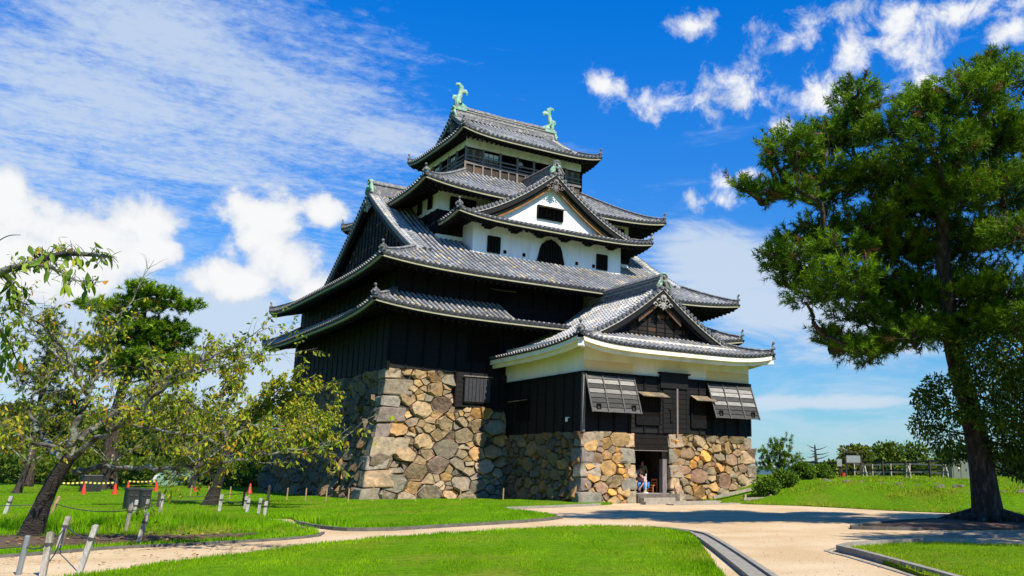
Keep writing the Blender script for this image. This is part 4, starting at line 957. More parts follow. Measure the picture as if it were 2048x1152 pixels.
for xx in (-3.4, -2.05, 1.88, 3.2):
    mb = MB(); mb.bb(xx, xx+.2, -7.33, -7.28, 14.72, 14.94); mb.build('loophole', MT['interior'], dw)
mb = MB(); mb.bb(-5.52, -5.49, -6.6, -6.45, 14.75, 14.95); mb.build('loophole', MT['interior'], dw)
# bell-shaped window
def bell(k, zb, h):
    L = [(-1, 0), (-.86, .35), (-.78, .6), (-.66, .78), (-.48, .86), (-.36, .94), (-.18, .97), (0, 1.03)]; L = L+[(-a, b) for a, b in L[-2::-1]]
    return [(a*k, zb+b*h) for a, b in L]
mb = MB(); B_ = bell(.98, 14.55, 1.5); n = len(B_); mb.add([Vector((a, -7.335, b)) for a, b in B_]+[Vector((a, -7.25, b)) for a, b in B_], [tuple(range(n))]+[(i, (i+1) % n, n+(i+1) % n, n+i) for i in range(n)])
bw = mb.build('bell_window', MT['interior'], dw)
mb = MB(); mb.tube([Vector((a, -7.33, b)) for a, b in bell(1.0, 14.53, 1.53)], .055, 6); mb.build('window_frame', MT['dark'], bw)
for i in range(9):
    xx = -.76+1.52*i/8; mb = MB(); mb.beam(Vector((xx, -7.35, 14.56)), Vector((xx, -7.35, 14.55+1.5*(1-.42*(abs(xx)/.8)**2.2)-.1)), .06, .04, up=-Y); mb.build('lattice_bar', MT['dark'], bw)
for i in range(6):
    xx = -4.6+9.2*i/5; mb = MB(); mb.box((xx, -7.5, 16.30), (.75, .45, .16)); mb.box((xx, -7.45, 16.18), (.4, .35, .14)); mb.build('eave_bracket', MT['dark'], dw)
tl = rest.build('roof_tiles', MT['tile'], keep, attr=True, kind='stuff', fixn=False)

# ------------------------------------------------------------------ entrance turret
tur = thing('entrance_turret', (1.6, -14, 3.5), 'small gabled front turret with cream plaster, black boards and doorway', 'gatehouse')
rest = MB()
ZB, ZE = 6.42, 8.4
mb = MB(); mb.bb(EX0, EX1, EY, -9.2, ZB, ZE); mb.build('plaster_wall', MT['plaster_old'], tur)
for x0, x1 in ((EX0+.01, -.9), (4.1, EX1-.01)):
    mb = MB(); mb.bb(x0, x1, EY-.012, EY, ZB+.02, ZB+.64); mb.build('plaster_patch', MT['plaster_patch'], tur)
tw = wall_box('board_wall', tur, EX0, EX1, EY, -9.2, EZ, ZB, 'black')
board_wall(tw, (EX0, EY), (EX1, EY), EZ, ZB, bh=.24, step=.93, proud=.04); board_wall(tw, (EX0, -9.46), (EX0, EY), EZ, ZB, bh=.24, step=.95, proud=.035, bw=.05, bt=.025)
mb = MB(); mb.beam((EX0-.03, EY-.03, EZ-.05), (EX0-.03, EY-.03, ZB), .16, .16); mb.build('corner_post', MT['greywood'], tw)
mb = MB(); mb.beam((EX0-.05, EY-.06, ZB+.02), (EX1+.05, EY-.06, ZB+.02), .14, .09); mb.build('sill_rail', MT['blackb'], tw)
mb = MB(); mb.beam((EX0-.06, -9.5, ZB+.02), (EX0-.06, EY-.1, ZB+.02), .12, .09); mb.build('sill_rail', MT['blackb'], tw)
# two large top-hung stone-drop shutters
def drop_shutter(x0, x1):
    zt, zb, out = 6.38, 4.45, .72; a = MB(); a.beam((x0-.05, EY-.1, zt), (x1+.05, EY-.1, zt), .12, .1); o = a.build('drop_shutter', MT['blackb'], tur)
    P_ = lambda x, t, n=0: Vector((x, EY-.06-out*t-n, zt-(zt-zb)*t-n*.35)); nn = Vector((0, -1, .37)).normalized()
    for i in range(8):
        t0, t1 = i/8, (i+1)/8; mb = MB(); g = random.choice([.045, .07, .10, .14, .19, .24])*random.uniform(.85, 1.15); V = []
        for x in (x0, x1): V += [P_(x, t0, -.03), P_(x, t0, .0), P_(x, t1, .055), P_(x, t1, -.03)]
        mb.add(V, [(0, 1, 2, 3), (7, 6, 5, 4), (0, 4, 5, 1), (1, 5, 6, 2), (2, 6, 7, 3), (3, 7, 4, 0)], (g, g*.96, g*.9)); mb.build('board', MT['weathered'], o, attr=True)
    for i in range(4):
        x = x0+(x1-x0)*i/3; mb = MB(); mb.beam(P_(x, 0, .06), P_(x, 1.01, .06), .07, .06, up=nn, col=(.085, .08, .075)); mb.build('batten', MT['weathered'], o, attr=True)
    for x in (x0+.42, x1-.42):
        mb = MB(); q = P_(x, .86, .08)
        for dx in (-.1, .1): mb.beam(q+Vector((dx, 0, -.13)), q+Vector((dx, 0, .13)), .05, .07, up=nn)
        for dz in (-.12, .12): mb.beam(q+Vector((-.1, 0, dz)), q+Vector((.1, 0, dz)), .05, .07, up=nn)
        mb.build('handle', MT['dark'], o)
    for x in (x0, x1): s = MB(); s.add([P_(x, .05, -.01), P_(x, .5, -.01), Vector((x, EY-.045, zt-.3))], [(0, 1, 2)]); s.build('cheek_board', MT['dark'], o)
drop_shutter(EX0+.02, -.93); drop_shutter(4.10, EX1+.0)
def dark_win(x0, x1, z0, z1):
    o = window(tur, Vector((x0, EY-.09, z0)), X, -Y, x1-x0, z1-z0, 0, 'blackb'); b = MB(); b.bb(x0+.05, x1-.05, EY-.13, EY-.08, z0+.04, z0+.42); b.build('lower_panel', MT['blackb'], o); return o
dark_win(-.72, .80, 3.95, 5.45); flap(tur, Vector((-.75, EY-.12, 5.62)), X, -Y, 1.75, .26, .62, boards=9)
dark_win(2.95, 4.35, 3.9, 5.5); flap(tur, Vector((2.85, EY-.12, 5.60)), X, -Y, 1.45, .30, .6, boards=7)
mb = MB(); mb.bb(.82, 2.70, EY-.16, EY-.02, 5.9, 6.66); mb.bb(.72, 2.80, EY-.26, EY-.0, 6.66, 6.74); mb.build('lintel_box', MT['black'], tur)
for i in range(9):
    b = MB(); b.bb(1.05, 2.85, EY-.085, EY-.05, 3.55+i*.26, 3.55+i*.26+.235); b.build('door_board', MT['black'], tur)
mb = MB(); mb.beam((1.95, EY-.12, 3.4), (1.95, EY-.12, 5.9), .1, .08, up=-Y); mb.build('batten', MT['greywood'], tur)
mb = MB(); mb.bb(1.5, 1.66, EY-.15, EY-.09, 4.15, 4.85); mb.bb(1.4, 1.76, EY-.14, EY-.09, 4.75, 4.85); mb.build('latch_plate', MT['dark'], tur)
for i in range(3):
    b = MB(); b.bb(DX0, DX1, EY+.02, EY+.30, 2.66+i*.29, 2.66+i*.29+.27); b.build('lintel_beam', MT['dark'], tur)
mb = MB(); mb.bb(DX1-.34, DX1-.06, EY+.03, EY+.32, .48, 2.2); mb.build('door_post', MT['greywood'], tur); mb = MB(); mb.bb(DX1-.36, DX1-.04, EY+.06, EY+.35, 2.2, 3.5); mb.build('door_post', MT['dark'], tur)
mb = MB(); mb.bb(DX0+.02, DX0+.16, EY+.3, EY+.5, .48, 3.5); mb.build('door_post', MT['dark'], tur)
mb = MB(); mb.beam((DX0, EY+.1, 2.63), (DX1, EY+.1, 2.63), .12, .05); mb.build('lintel_edge', MT['greywood'], tur)
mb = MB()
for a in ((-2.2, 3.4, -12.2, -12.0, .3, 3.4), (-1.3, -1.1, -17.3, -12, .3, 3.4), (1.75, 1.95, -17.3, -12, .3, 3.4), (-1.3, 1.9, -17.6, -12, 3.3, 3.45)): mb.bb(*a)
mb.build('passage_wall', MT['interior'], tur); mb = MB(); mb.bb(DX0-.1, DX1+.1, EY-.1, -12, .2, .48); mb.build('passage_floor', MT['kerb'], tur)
# side wall: propped flap and little lamp
o = window(tw, Vector((EX0-.06, -11.0, 4.2)), -Y, -X, 1.3, 1.1, 2, 'blackb'); flap(tw, Vector((EX0-.09, -10.9, 5.38)), -Y, -X, 1.35, .10, .55, boards=2)
mb = MB(); mb.tube([(EX0-.2, -16.6, 4.0), (EX0-.2, -16.6, 4.2)], .07, 8); mb.beam((EX0, -16.6, 4.2), (EX0-.22, -16.6, 4.22), .04, .04); mb.build('lamp', MT['white'], tw)
r7 = MB(); r7.box((1.6, -12, 8.3), (1, 1, .2)); roof = r7.build('roof', MT['dark'], tur)
RE = Roof(tur, 1.62, -9.3, 6.66, 9.85, 7.82, lambda d: .30*d+.040*d*d, .42, ridge='y', G=7.2, Gv=7.85)
fl = [('-', 'u'), ('-', 'v', -9.85, 0.6), ('+', 'v', -9.85, .6)]
RE.tiles(roof, rest, fl, indiv=[('-', 'u'), ('-', 'v'), ('+', 'v')], ochre=.12, pitch=.30, r=.080); RE.eaves(roof, [('-', 'u'), ('-', 'v', -9.85, 0), ('+', 'v', -9.85, 0)], (8.55, 5.61), style='plaster', rafters=False); RE.hips(roof, [(-1, -1), (-1, 1)], .28, .2)
gable(RE, roof, -1, 'planks'); ze = RE.z('v', 0, 0)
mb = MB(); RE.ridge_stack(mb, [RE.W(-7.75, 0, ze), RE.W(.2, 0, ze)], .46, .72); mb.build('ridge', MT['ridge'], roof)
mb = MB()
for zz_ in (.24, .46): mb.beam(RE.W(-7.7, -.235, ze+zz_+.03), RE.W(.1, -.235, ze+zz_+.03), .03, .07)
mb.build('ridge_mortar_line', MT['ridge_line'], roof)
ridge_end(roof, RE.W(-7.88, 0, ze+.2), RE.D(-1, 0), .80, MT['patina'])
for sg in (-1, 1):      # white plastered hip beam ends
    mb = MB(); q = RE.W(-9.85+.62, sg*6.02, 7.72); d = RE.D(-1, sg).normalized(); mb.beam(q, q+d*.75, .26, .32); mb.build('hip_beam', MT['plaster'], roof); mb = MB(); mb.beam(q+d*.2+Vector((0, 0, .19)), q+d*.85+Vector((0, 0, .19)), .34, .09); mb.build('hip_beam_cap', MT['ridge'], roof)
mb = MB(); mb.bb(1.4, 1.95, EY-.7, EY-.0, 7.45, 7.75); mb.build('eave_bracket', MT['cream_w'], roof)
if rest.v: rest.build('roof_tiles', MT['tile'], tur, attr=True, kind='stuff', fixn=False)
# steps to the door
st = thing('stone_steps', (.3, -18.5, 0), 'worn stone steps leading up to the turret doorway', 'steps')
for x0, x1, y0, y1, z0, z1, n_, m in ((-.86, 1.8, -18.35, -17.9, 0, .44, 'step', 'rock'), (-.8, 1.2, -18.75, -18.36, 0, .27, 'step', 'palewood'), (-1.6, 3.2, -20.0, -19.55, 0, .13, 'step', 'palewood'), (-.9, 3.4, -21.3, -20.7, -.05, .05, 'step', 'palewood')):
    mb = MB(); mb.bb(x0, x1, y0, y1, z0, z1); mb.build(n_, MT[m], st)

# ------------------------------------------------------------------ trees
def crom(pts, n):
    pts = [Vector(p) for p in pts]; out = []
    for i in range(len(pts)-1):
        p = [pts[max(0, min(len(pts)-1, i+k))] for k in (-1, 0, 1, 2)]
        for j in range(n):
            t = j/n; out.append(.5*((2*p[1])+(p[2]-p[0])*t+(2*p[0]-5*p[1]+4*p[2]-p[3])*t*t+(-p[0]+3*p[1]-3*p[2]+p[3])*t**3))
    out.append(pts[-1]); return out
def rvec(k=1.0): return Vector((random.gauss(0, k), random.gauss(0, k), random.gauss(0, k)))
def leaf_mesh(name, C, D, size, cols, parent, m, fold=.25, asp=.45):
    """C centres, D leaf directions (n,3), size (n,), cols (n,3): two triangles per leaf folded along the midrib"""
    C = np.asarray(C); D = np.asarray(D); n = len(C); D = D/np.maximum(np.linalg.norm(D, axis=1, keepdims=True), 1e-6)
    R = RNG.normal(0, 1, (n, 3)); S = np.cross(D, R); S /= np.maximum(np.linalg.norm(S, axis=1, keepdims=True), 1e-6); Nn = np.cross(S, D)
    s = size[:, None]; V = np.empty((n, 4, 3)); V[:, 0] = C; V[:, 1] = C+D*s*.5+S*s*asp*.5+Nn*s*fold*.3; V[:, 2] = C+D*s-Nn*s*.08; V[:, 3] = C+D*s*.5-S*s*asp*.5+Nn*s*fold*.3
    b = np.arange(n)*4; F = np.stack([np.stack([b, b+1, b+2], 1), np.stack([b, b+2, b+3], 1)], 1).reshape(-1, 3)
    return np_mesh(name, V.reshape(-1, 3), F, m, parent, np.repeat(np.asarray(cols), 2, 0))
def pick(pal, n):
    cs = np.array([p[0] for p in pal]); w = np.array([p[1] for p in pal], float); i = RNG.choice(len(pal), n, p=w/w.sum()); return cs[i]*RNG.uniform(.7, 1.3, (n, 1))
CHERRY = [((.30, .33, .018), 4), ((.16, .25, .014), 4), ((.07, .12, .012), 2), ((.40, .30, .025), 2), ((.42, .22, .02), .5)]
def cherry(name, loc, label, trunk, limbs, r0, leafden, lsize, pal, sub=3.4, sublen=(.5, 1.3), seed=1, tw=5, bare=0.0, group=None):
    random.seed(seed); t = thing(name, loc, label, 'tree', group); lower = MB(); upper = MB(); LC, LD = [], []
    tp = crom(trunk, 5); n = len(tp); lower.tube(tp, [r0*(1.35*math.exp(-7*i/n)+1.1-.25*i/n)*(1+.05*math.sin(i*2.3)) for i in range(n)], 14)
    for a in range(5):       # surface roots
        th = a*1.26+random.random(); d = Vector((math.cos(th), math.sin(th), 0)); p = tp[0]+Vector((0, 0, .16)); lower.tube([p, p+d*r0*1.6+Vector((0, 0, -.04)), p+d*r0*3.2+Vector((0, 0, -.12)), p+d*r0*4.6+Vector((0, 0, -.26))], [r0*.7, r0*.5, r0*.3, r0*.12], 7)
    def twig(p, d, L, r, lev):
        pts = [p]; d = d.normalized(); k = 5
        for i in range(k): d = (d+rvec(.17)+Vector((0, 0, .03 if lev else -.10))).normalized(); pts.append(pts[-1]+d*L/k)
        upper.tube(pts, [r*.75*(1-.75*i/k) for i in range(k+1)], 5 if lev else 3, cap=False)
        if lev:
            for i in range(tw):
                f = random.uniform(.25, 1); q = pts[min(k, int(f*k))]; dd = (pts[min(k, int(f*k)+1) if int(f*k) < k else k]-pts[max(0, int(f*k)-1)]).normalized()
                twig(q, dd+rvec(.55), L*random.uniform(.25, .5), r*.42, lev-1)
        elif random.random() > bare:
            for i in range(leafden):
                q = pts[random.randint(1, k)]; LC.append(q+rvec(.015)); LD.append(rvec(.6)+d*.3+Vector((0, 0, -.75)))
    for limb, lr, (f0, f1) in limbs:
        lp = crom(limb, 6); lp = [p+(rvec(.025) if 0 < i < len(lp)-1 else Vector()) for i, p in enumerate(lp)]; m = len(lp); lr *= .62; upper.tube(lp, [lr*(1-.82*(i/(m-1))**.7) for i in range(m)], 9)
        L = sum((b-a).length for a, b in zip(lp[:-1], lp[1:])); k = int(L*sub)
        for i in range(k):
            f = f0+(f1-f0)*(i+random.random())/k; j = min(m-2, int(f*(m-1))); d = (lp[j+1]-lp[j]).normalized()
            s = random.uniform(*sublen)*(1.15-.4*f); twig(lp[j], d*.55+rvec(.6)+Vector((0, 0, .25)), s, max(.012, lr*(1-.8*f)*.33), 1)
        twig(lp[-1], lp[-1]-lp[-2], sublen[1], lr*.22, 1)
    lower.build('trunk', MT['bark_cherry'], t, smooth=True); upper.build('limbs', MT['lichen'], t, smooth=True, fixn=False)
    n = len(LC); leaf_mesh('crown', [tuple(p) for p in LC], [tuple(p) for p in LD], RNG.uniform(lsize[0], lsize[1], n), pick(pal, n), t, MT['leaf']); return t
cherry('cherry_tree', (-27.06, -32.31, 0), 'old cherry with lichen grey spreading limbs, dark leaning trunk and sparse yellowing leaves', [(-27.08, -32.27, -.12), (-26.92, -32.66, .78), (-26.75, -32.97, 1.41), (-26.55, -33.22, 1.85)],
    [([(-26.59, -33.2, 1.77), (-26.58, -33.37, 2.35), (-26.45, -33.32, 3.1), (-26.29, -33.35, 3.65), (-26.22, -33.23, 4.34), (-25.96, -33.13, 5.06)], .17, (.25, 1)),
     ([(-26.54, -33.23, 1.78), (-26.23, -33.94, 2.13), (-25.89, -34.65, 2.43), (-25.44, -35.65, 3.01), (-24.99, -36.49, 3.47), (-24.54, -37.3, 3.83)], .13, (.3, 1)),
     ([(-26.45, -33.2, 1.46), (-25.79, -33.95, 1.57), (-24.97, -34.9, 1.55), (-24.12, -35.93, 1.69), (-23.2, -36.9, 1.89), (-22.46, -37.72, 2.04)], .12, (.35, 1)),
     ([(-26.7, -33.08, 1.67), (-26.94, -32.4, 2.04), (-27.25, -31.68, 2.49), (-27.4, -31.25, 3.07), (-27.04, -31.15, 3.56), (-26.63, -30.84, 4.08)], .13, (.3, 1)),
     ([(-26.46, -33.4, 2.14), (-25.83, -32.79, 2.83), (-24.95, -32.38, 3.59), (-23.86, -32.07, 4.18), (-22.74, -32.19, 4.44)], .11, (.25, 1)),
     ([(-26.6, -33.22, 1.88), (-27.38, -34.0, 2.1), (-28.09, -34.83, 2.35), (-28.67, -35.8, 2.74)], .10, (.3, 1)),
     ([(-26.43, -33.3, 3.0), (-26.89, -33.6, 3.8), (-27.44, -34.01, 4.35), (-27.93, -34.39, 4.67)], .08, (.2, 1)),
     ([(-25.89, -34.65, 2.43), (-25.21, -35.86, 2.31), (-24.54, -36.81, 2.22), (-23.87, -37.84, 2.38)], .07, (.1, 1)),
     ([(-25.83, -32.79, 2.83), (-25.2, -33.4, 3.3), (-24.3, -34.6, 3.7), (-23.5, -35.3, 4.0)], .07, (.1, 1)),
     ([(-26.45, -33.32, 3.1), (-27.0, -32.6, 3.9), (-27.6, -31.9, 4.5), (-27.9, -31.0, 4.9)], .07, (.1, 1))], .15, 6, (.085, .15), CHERRY, sub=5.6, seed=3, tw=10, bare=.55)
cherry('cherry_tree', (-20.15, -14.9, 0), 'sunlit yellow green cherry with short dark trunk growing close to the wall corner', [(-20.2, -14.85, -.12), (-20.07, -15.2, .8), (-19.93, -15.58, 1.71), (-19.93, -15.82, 2.51)],
    [([(-19.93, -15.82, 2.51), (-19.21, -16.02, 3.54), (-18.18, -16.38, 4.4), (-16.91, -16.91, 4.85)], .15, (.2, 1)), ([(-19.93, -15.82, 2.51), (-20.19, -14.82, 3.97), (-20.06, -14.61, 5.04), (-19.52, -14.57, 5.73)], .15, (.2, 1)),
     ([(-19.96, -15.61, 1.91), (-19.1, -17.67, 2.49), (-18.26, -19.58, 2.66), (-17.66, -20.93, 3.21)], .13, (.2, 1)), ([(-19.99, -15.72, 2.31), (-21.21, -15.72, 3.08), (-22.57, -15.62, 3.83), (-23.36, -15.91, 4.17)], .13, (.2, 1)),
     ([(-19.93, -15.82, 2.51), (-18.35, -14.82, 3.83), (-17.04, -14.57, 4.12), (-16.1, -13.79, 3.52)], .12, (.2, 1)), ([(-19.99, -15.72, 2.31), (-20.49, -12.54, 3.42), (-21.11, -10.57, 4.59)], .12, (.2, 1)),
     ([(-19.2, -16.02, 3.5), (-18.6, -17.0, 4.6), (-18.0, -17.6, 5.2)], .08, (.1, 1)), ([(-19.1, -17.6, 2.5), (-18.0, -18.0, 3.2), (-16.9, -18.6, 3.6)], .08, (.1, 1)), ([(-18.2, -16.4, 4.3), (-17.6, -17.4, 3.6), (-16.9, -18.0, 2.9)], .06, (.1, 1))],
    .19, 7, (.11, .20), [((.36, .36, .018), 5), ((.22, .29, .016), 4), ((.09, .14, .012), 3), ((.42, .30, .02), 1.5)], sub=7.0, sublen=(.55, 1.15), seed=5, tw=11, bare=.03)
for i, (x, y, h, lb) in enumerate([(-26.2, 7.8, 5.5, 'distant cherry with a mossy leaning trunk at the far left of the lawn'), (-21.4, 13.5, 5.6, 'distant cherry with pale lichen trunk behind the small dark bin'), (-15.6, 16.0, 5.0, 'distant dark trunked cherry left of the green tarpaulin heap')]):
    cherry('cherry_tree', (x, y, 0), lb, [(x, y, -.1), (x+.2, y, .9), (x+.35, y-.1, 1.8)], [([(x+.35, y-.1, 1.7), (x+.35+math.cos(a)*1.2, y+math.sin(a)*1.2, 2.7), (x+.35+math.cos(a)*2.6, y+math.sin(a)*2.6, h*.62+.3*math.sin(a*3)), (x+.35+math.cos(a)*3.6, y+math.sin(a)*3.6, h*.8)], .13, (.2, 1)) for a in (.3, 1.5, 2.7, 3.9, 5.2)],
           .17, 6, (.14, .22), [((.17, .21, .016), 4), ((.08, .13, .012), 4), ((.32, .24, .02), 1.5)], sub=2.6, sublen=(.8, 1.6), seed=20+i, tw=6, bare=.1, group=None)
# overhanging bough at the left edge: its tree stands outside the frame
def bough():
    random.seed(11); t = thing('cherry_tree', (-30.6, -45.2, 0), 'near cherry bough with large drooping leaves reaching in from the left edge', 'tree')
    mb = MB(); mb.tube(crom([(-30.7, -45.0, -.1), (-30.5, -45.2, 1.0), (-30.2, -45.4, 1.9), (-29.7, -45.8, 2.3)], 5), [.26-.008*i for i in range(16)], 10); mb.build('trunk', MT['bark_cherry'], t, smooth=True)
    br = [([(-29.75, -45.75, 2.25), (-29.16, -46.29, 2.43), (-28.53, -47.25, 2.87), (-28.23, -47.76, 3.05), (-28.05, -47.91, 3.11), (-27.87, -48.06, 3.19), (-27.68, -48.31, 3.17), (-27.54, -48.41, 3.15)], .045), ([(-28.05, -47.91, 3.11), (-27.92, -48.23, 3.05), (-27.76, -48.44, 2.94), (-27.64, -48.64, 2.88)], .012),
        ([(-28.23, -47.76, 3.05), (-28.15, -47.55, 3.0), (-28.1, -47.43, 2.9), (-28.01, -47.48, 2.86)], .010), ([(-28.53, -47.25, 2.87), (-28.24, -47.16, 2.75), (-28.08, -46.97, 2.58), (-27.97, -46.73, 2.39)], .014), ([(-28.49, -47.32, 3.03), (-28.27, -47.69, 3.32), (-28.14, -47.91, 3.34)], .008),
        ([(-28.53, -47.25, 2.87), (-28.3, -47.3, 2.6), (-28.15, -47.35, 2.42)], .010), ([(-28.3, -47.6, 3.0), (-28.05, -47.6, 3.2), (-27.85, -47.9, 3.28)], .009)]
    mb = MB(); spots = []; tw_ = []
    for k, (p, r) in enumerate(br):
        q = crom(p, 7); m = len(q); mb.tube(q, [r*(1-.75*i/m) for i in range(m)], 6)
        for i in range(m):
            if k == 0 and i < m*.5: continue
            for _ in range(4 if k in (0, 1, 6, 3, 5) else (3 if k == 2 else 0)): e_ = q[i]+rvec(.045)+Vector((0, 0, .015)); spots.append((e_, (q[min(i+1, m-1)]-q[max(i-1, 0)]).normalized())); tw_.append((q[i], e_))
    for a, b in tw_: mb.tube([a, a.lerp(b, .5)+Vector((0, 0, .008)), b], [.0035, .003, .002], 3, cap=False)
    mb.build('limbs', MT['lichen'], t, smooth=True, fixn=False)
    random.shuffle(spots); spots = spots[:300]; protos = []
    for j in range(8):
        b = MB(); L = 1.0; W_ = .40; pts = [(0, 0), (.18, .6), (.42, 1.0), (.70, .78), (.9, .3), (1, 0)]; V = []
        for a, w in pts: dz = -.25*a*a; V += [Vector((a, 0, dz)), Vector((a, w*W_/2, dz+w*.05)), Vector((a, -w*W_/2, dz+w*.05))]
        F = []
        for i in range(5): o_ = i*3; F += [(o_, o_+3, o_+4, o_+1), (o_, o_+2, o_+5, o_+3)]
        c = [(.17, .28, .02), (.10, .19, .016), (.26, .34, .025), (.15, .25, .02), (.34, .34, .03), (.08, .15, .014), (.22, .31, .02), (.45, .22, .02)][j]
        b.add(V, F, c); me = bpy.data.meshes.new('leaf'); me.from_pydata([tuple(v) for v in b.v], [], b.f); set_cols(me, b.c); me.materials.append(MT['leaf']); protos.append(me)
    for p, d in spots:
        o_ = bpy.data.objects.new('leaf', random.choices(protos, [4, 4, 4, 4, 2, 4, 4, .8])[0]); link(o_, t); x = (d*.5+rvec(.45)+Vector((0, 0, -.65))).normalized(); z = (Vector((0, 0, 1))+rvec(.5)); y = z.cross(x).normalized(); z = x.cross(y); s = random.uniform(.065, .115)
        o_.matrix_local = Matrix.Translation(p-t.location) @ (Matrix((x, y, z)).transposed()).to_4x4() @ Matrix.Scale(s, 4)
bough()
def needles(name, C, D, per, L, w, parent, cols, spread=.8, slen=.3):
    """C shoot bases, D shoot directions: needles radiating forward along every shoot"""
    C = np.repeat(np.asarray(C), per, 0); D = np.asarray(D); D = D/np.linalg.norm(D, axis=1, keepdims=True); D = np.repeat(D, per, 0); n = len(C)
    t = RNG.uniform(0, 1, (n, 1))**.7; R = RNG.normal(0, 1, (n, 3)); R -= D*np.sum(R*D, 1, keepdims=True); R /= np.linalg.norm(R, axis=1, keepdims=True)
    nd_ = D*RNG.uniform(.35, 1.0, (n, 1))+R*spread; nd_ /= np.linalg.norm(nd_, axis=1, keepdims=True); S = np.cross(nd_, RNG.normal(0, 1, (n, 3))); S /= np.linalg.norm(S, axis=1, keepdims=True)
    ln = L*RNG.uniform(.7, 1.2, (n, 1)); B = C+D*t*slen; V = np.empty((n, 3, 3)); V[:, 0] = B-S*w/2; V[:, 1] = B+S*w/2; V[:, 2] = B+nd_*ln
    return np_mesh(name, V.reshape(-1, 3), np.arange(3*n).reshape(-1, 3), MT['needle'], parent, np.repeat(cols, per, 0))
def pine(name, loc, label, trunk, tr, clumps, dens, per, L, w, slen, c0, c1, flat=.72, joined=None, seed=2, group=None):
    random.seed(seed); t = thing(name, loc, label, 'tree', group); mb = MB(); tp = crom(trunk, 6); m = len(tp)
    mb.tube(tp, [tr*(.55*math.exp(-9*i/m)+1-.72*i/m) for i in range(m)], 14)
    mb.build('trunk', MT['bark'], t, smooth=True); lb = MB(); C = []; D = []; FR = []; nodes = []
    for cx, cy, cz, r in sorted(clumps, key=lambda q: min((Vector(q[:3])-p).length for p in tp)):
        c = Vector((cx, cy, cz)); best = min((p for p in tp if p.z < cz+.3), key=lambda p: (p-c).length+abs(p.z-(cz-.35*(Vector((p.x, p.y, 0))-Vector((cx, cy, 0))).length))*.8, default=tp[-1])
        dc = lambda p: min((p-q).length for q in tp)
        near = [p for p in nodes if p[1] < dc(c)-.2 and (p[0]-c).length < (best-c).length*.8]
        if near: best = min(near, key=lambda p: (p[0]-c).length)[0]
        dl = (c-best).length; path = crom([best, best.lerp(c, .35)+Vector((0, 0, -.08*dl))+rvec(.10*dl), best.lerp(c, .7)+rvec(.08*dl), c], 4); q = len(path); lr = min(tr*.26, .02+.018*dl+.012*dc(c)); lb.tube(path, [lr*(1-.6*i/q) for i in range(q)], 6); nodes.append((c, dc(c)))
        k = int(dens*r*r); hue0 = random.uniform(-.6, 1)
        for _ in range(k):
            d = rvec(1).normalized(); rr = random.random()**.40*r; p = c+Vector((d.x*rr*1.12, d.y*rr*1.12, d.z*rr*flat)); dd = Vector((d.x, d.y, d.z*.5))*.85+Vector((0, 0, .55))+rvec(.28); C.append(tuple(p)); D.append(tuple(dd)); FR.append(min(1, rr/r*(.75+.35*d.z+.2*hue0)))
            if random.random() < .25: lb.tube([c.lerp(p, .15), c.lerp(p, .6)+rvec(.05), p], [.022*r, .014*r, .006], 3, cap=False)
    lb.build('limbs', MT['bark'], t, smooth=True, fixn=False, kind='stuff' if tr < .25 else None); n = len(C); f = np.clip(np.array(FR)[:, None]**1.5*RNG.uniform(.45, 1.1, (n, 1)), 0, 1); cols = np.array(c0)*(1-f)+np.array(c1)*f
    dead = RNG.uniform(0, 1, n) < .03; cols[dead] = (.16, .09, .03)
    needles('crown', C, D, per, L, w, t, cols, slen=slen); return t
PCL = [(-4.37, -42.23, 13.07, .91), (-5.93, -41.84, 12.31, 1.04), (-3.66, -41.2, 11.76, 1.26), (-6.59, -40.9, 11.99, .9), (-6.6, -41.15, 10.8, 1.18), (-6.29, -39.35, 11.91, .87), (-5.12, -37.17, 14.06, .78), (-5.66, -37.22, 12.72, 1.02), (-6.42, -36.75, 12.15, .84), (-9.35, -38.19, 11.07, .68), (-7.36, -37.33, 10.91, .89), (-9.32, -37.72, 10.73, .38), (-10.5, -37.34, 9.8, .33), (-10.24, -37.97, 9.72, .42), (-9.07, -38.05, 9.81, .53), (-5.37, -35.93, 10.78, .78), (-5.04, -37.02, 11.29, 1.03), (-4.19, -37.82, 11.42, 1.19), (-3.49, -38.01, 10.26, 1.36), (-5.33, -40.83, 9.73, 1.06), (-3.67, -41.3, 10.09, 1.08), (-5.41, -37.63, 9.49, .91), (-4.01, -37.68, 8.84, 1.34), (-2.34, -38.06, 9.02, 1.37), (-1.17, -38.87, 9.56, 1.04), (-4.2, -41.95, 8.27, .89), (-6.81, -36.73, 9.29, .66), (-7.04, -36.03, 9.06, .66), (-8.02, -36.29, 8.35, .56), (-7.98, -38.56, 8.08, .75), (-7.43, -36.79, 7.85, .8), (-8.11, -38.8, 7.1, .89), (-3.47, -36.31, 7.76, 1.22), (-2.63, -37.32, 7.52, 1.38), (-2.89, -39.23, 7.03, .97), (-3.12, -40.79, 6.93, 1.08), (-5.11, -35.26, 7.55, .69), (-5.49, -37.07, 6.56, .81), (-3.27, -36.5, 6.7, .86), (-4.93, -35.34, 5.99, .43), (-5.8, -36.95, 5.4, .48), (-5.63, -37.72, 5.34, .44), (-3.57, -38.11, 6.12, .82), (-2.94, -39.71, 5.99, .87), (-3.33, -41.31, 5.91, .9)]
def atd(px, py, d): return CAMP+(CF+CR*((px-1266.871)/FPX)-CU*((py-497.976)/FPX))*d
PCL = [c for c in PCL if c not in ((-10.5, -37.34, 9.8, .33), (-10.24, -37.97, 9.72, .42))]
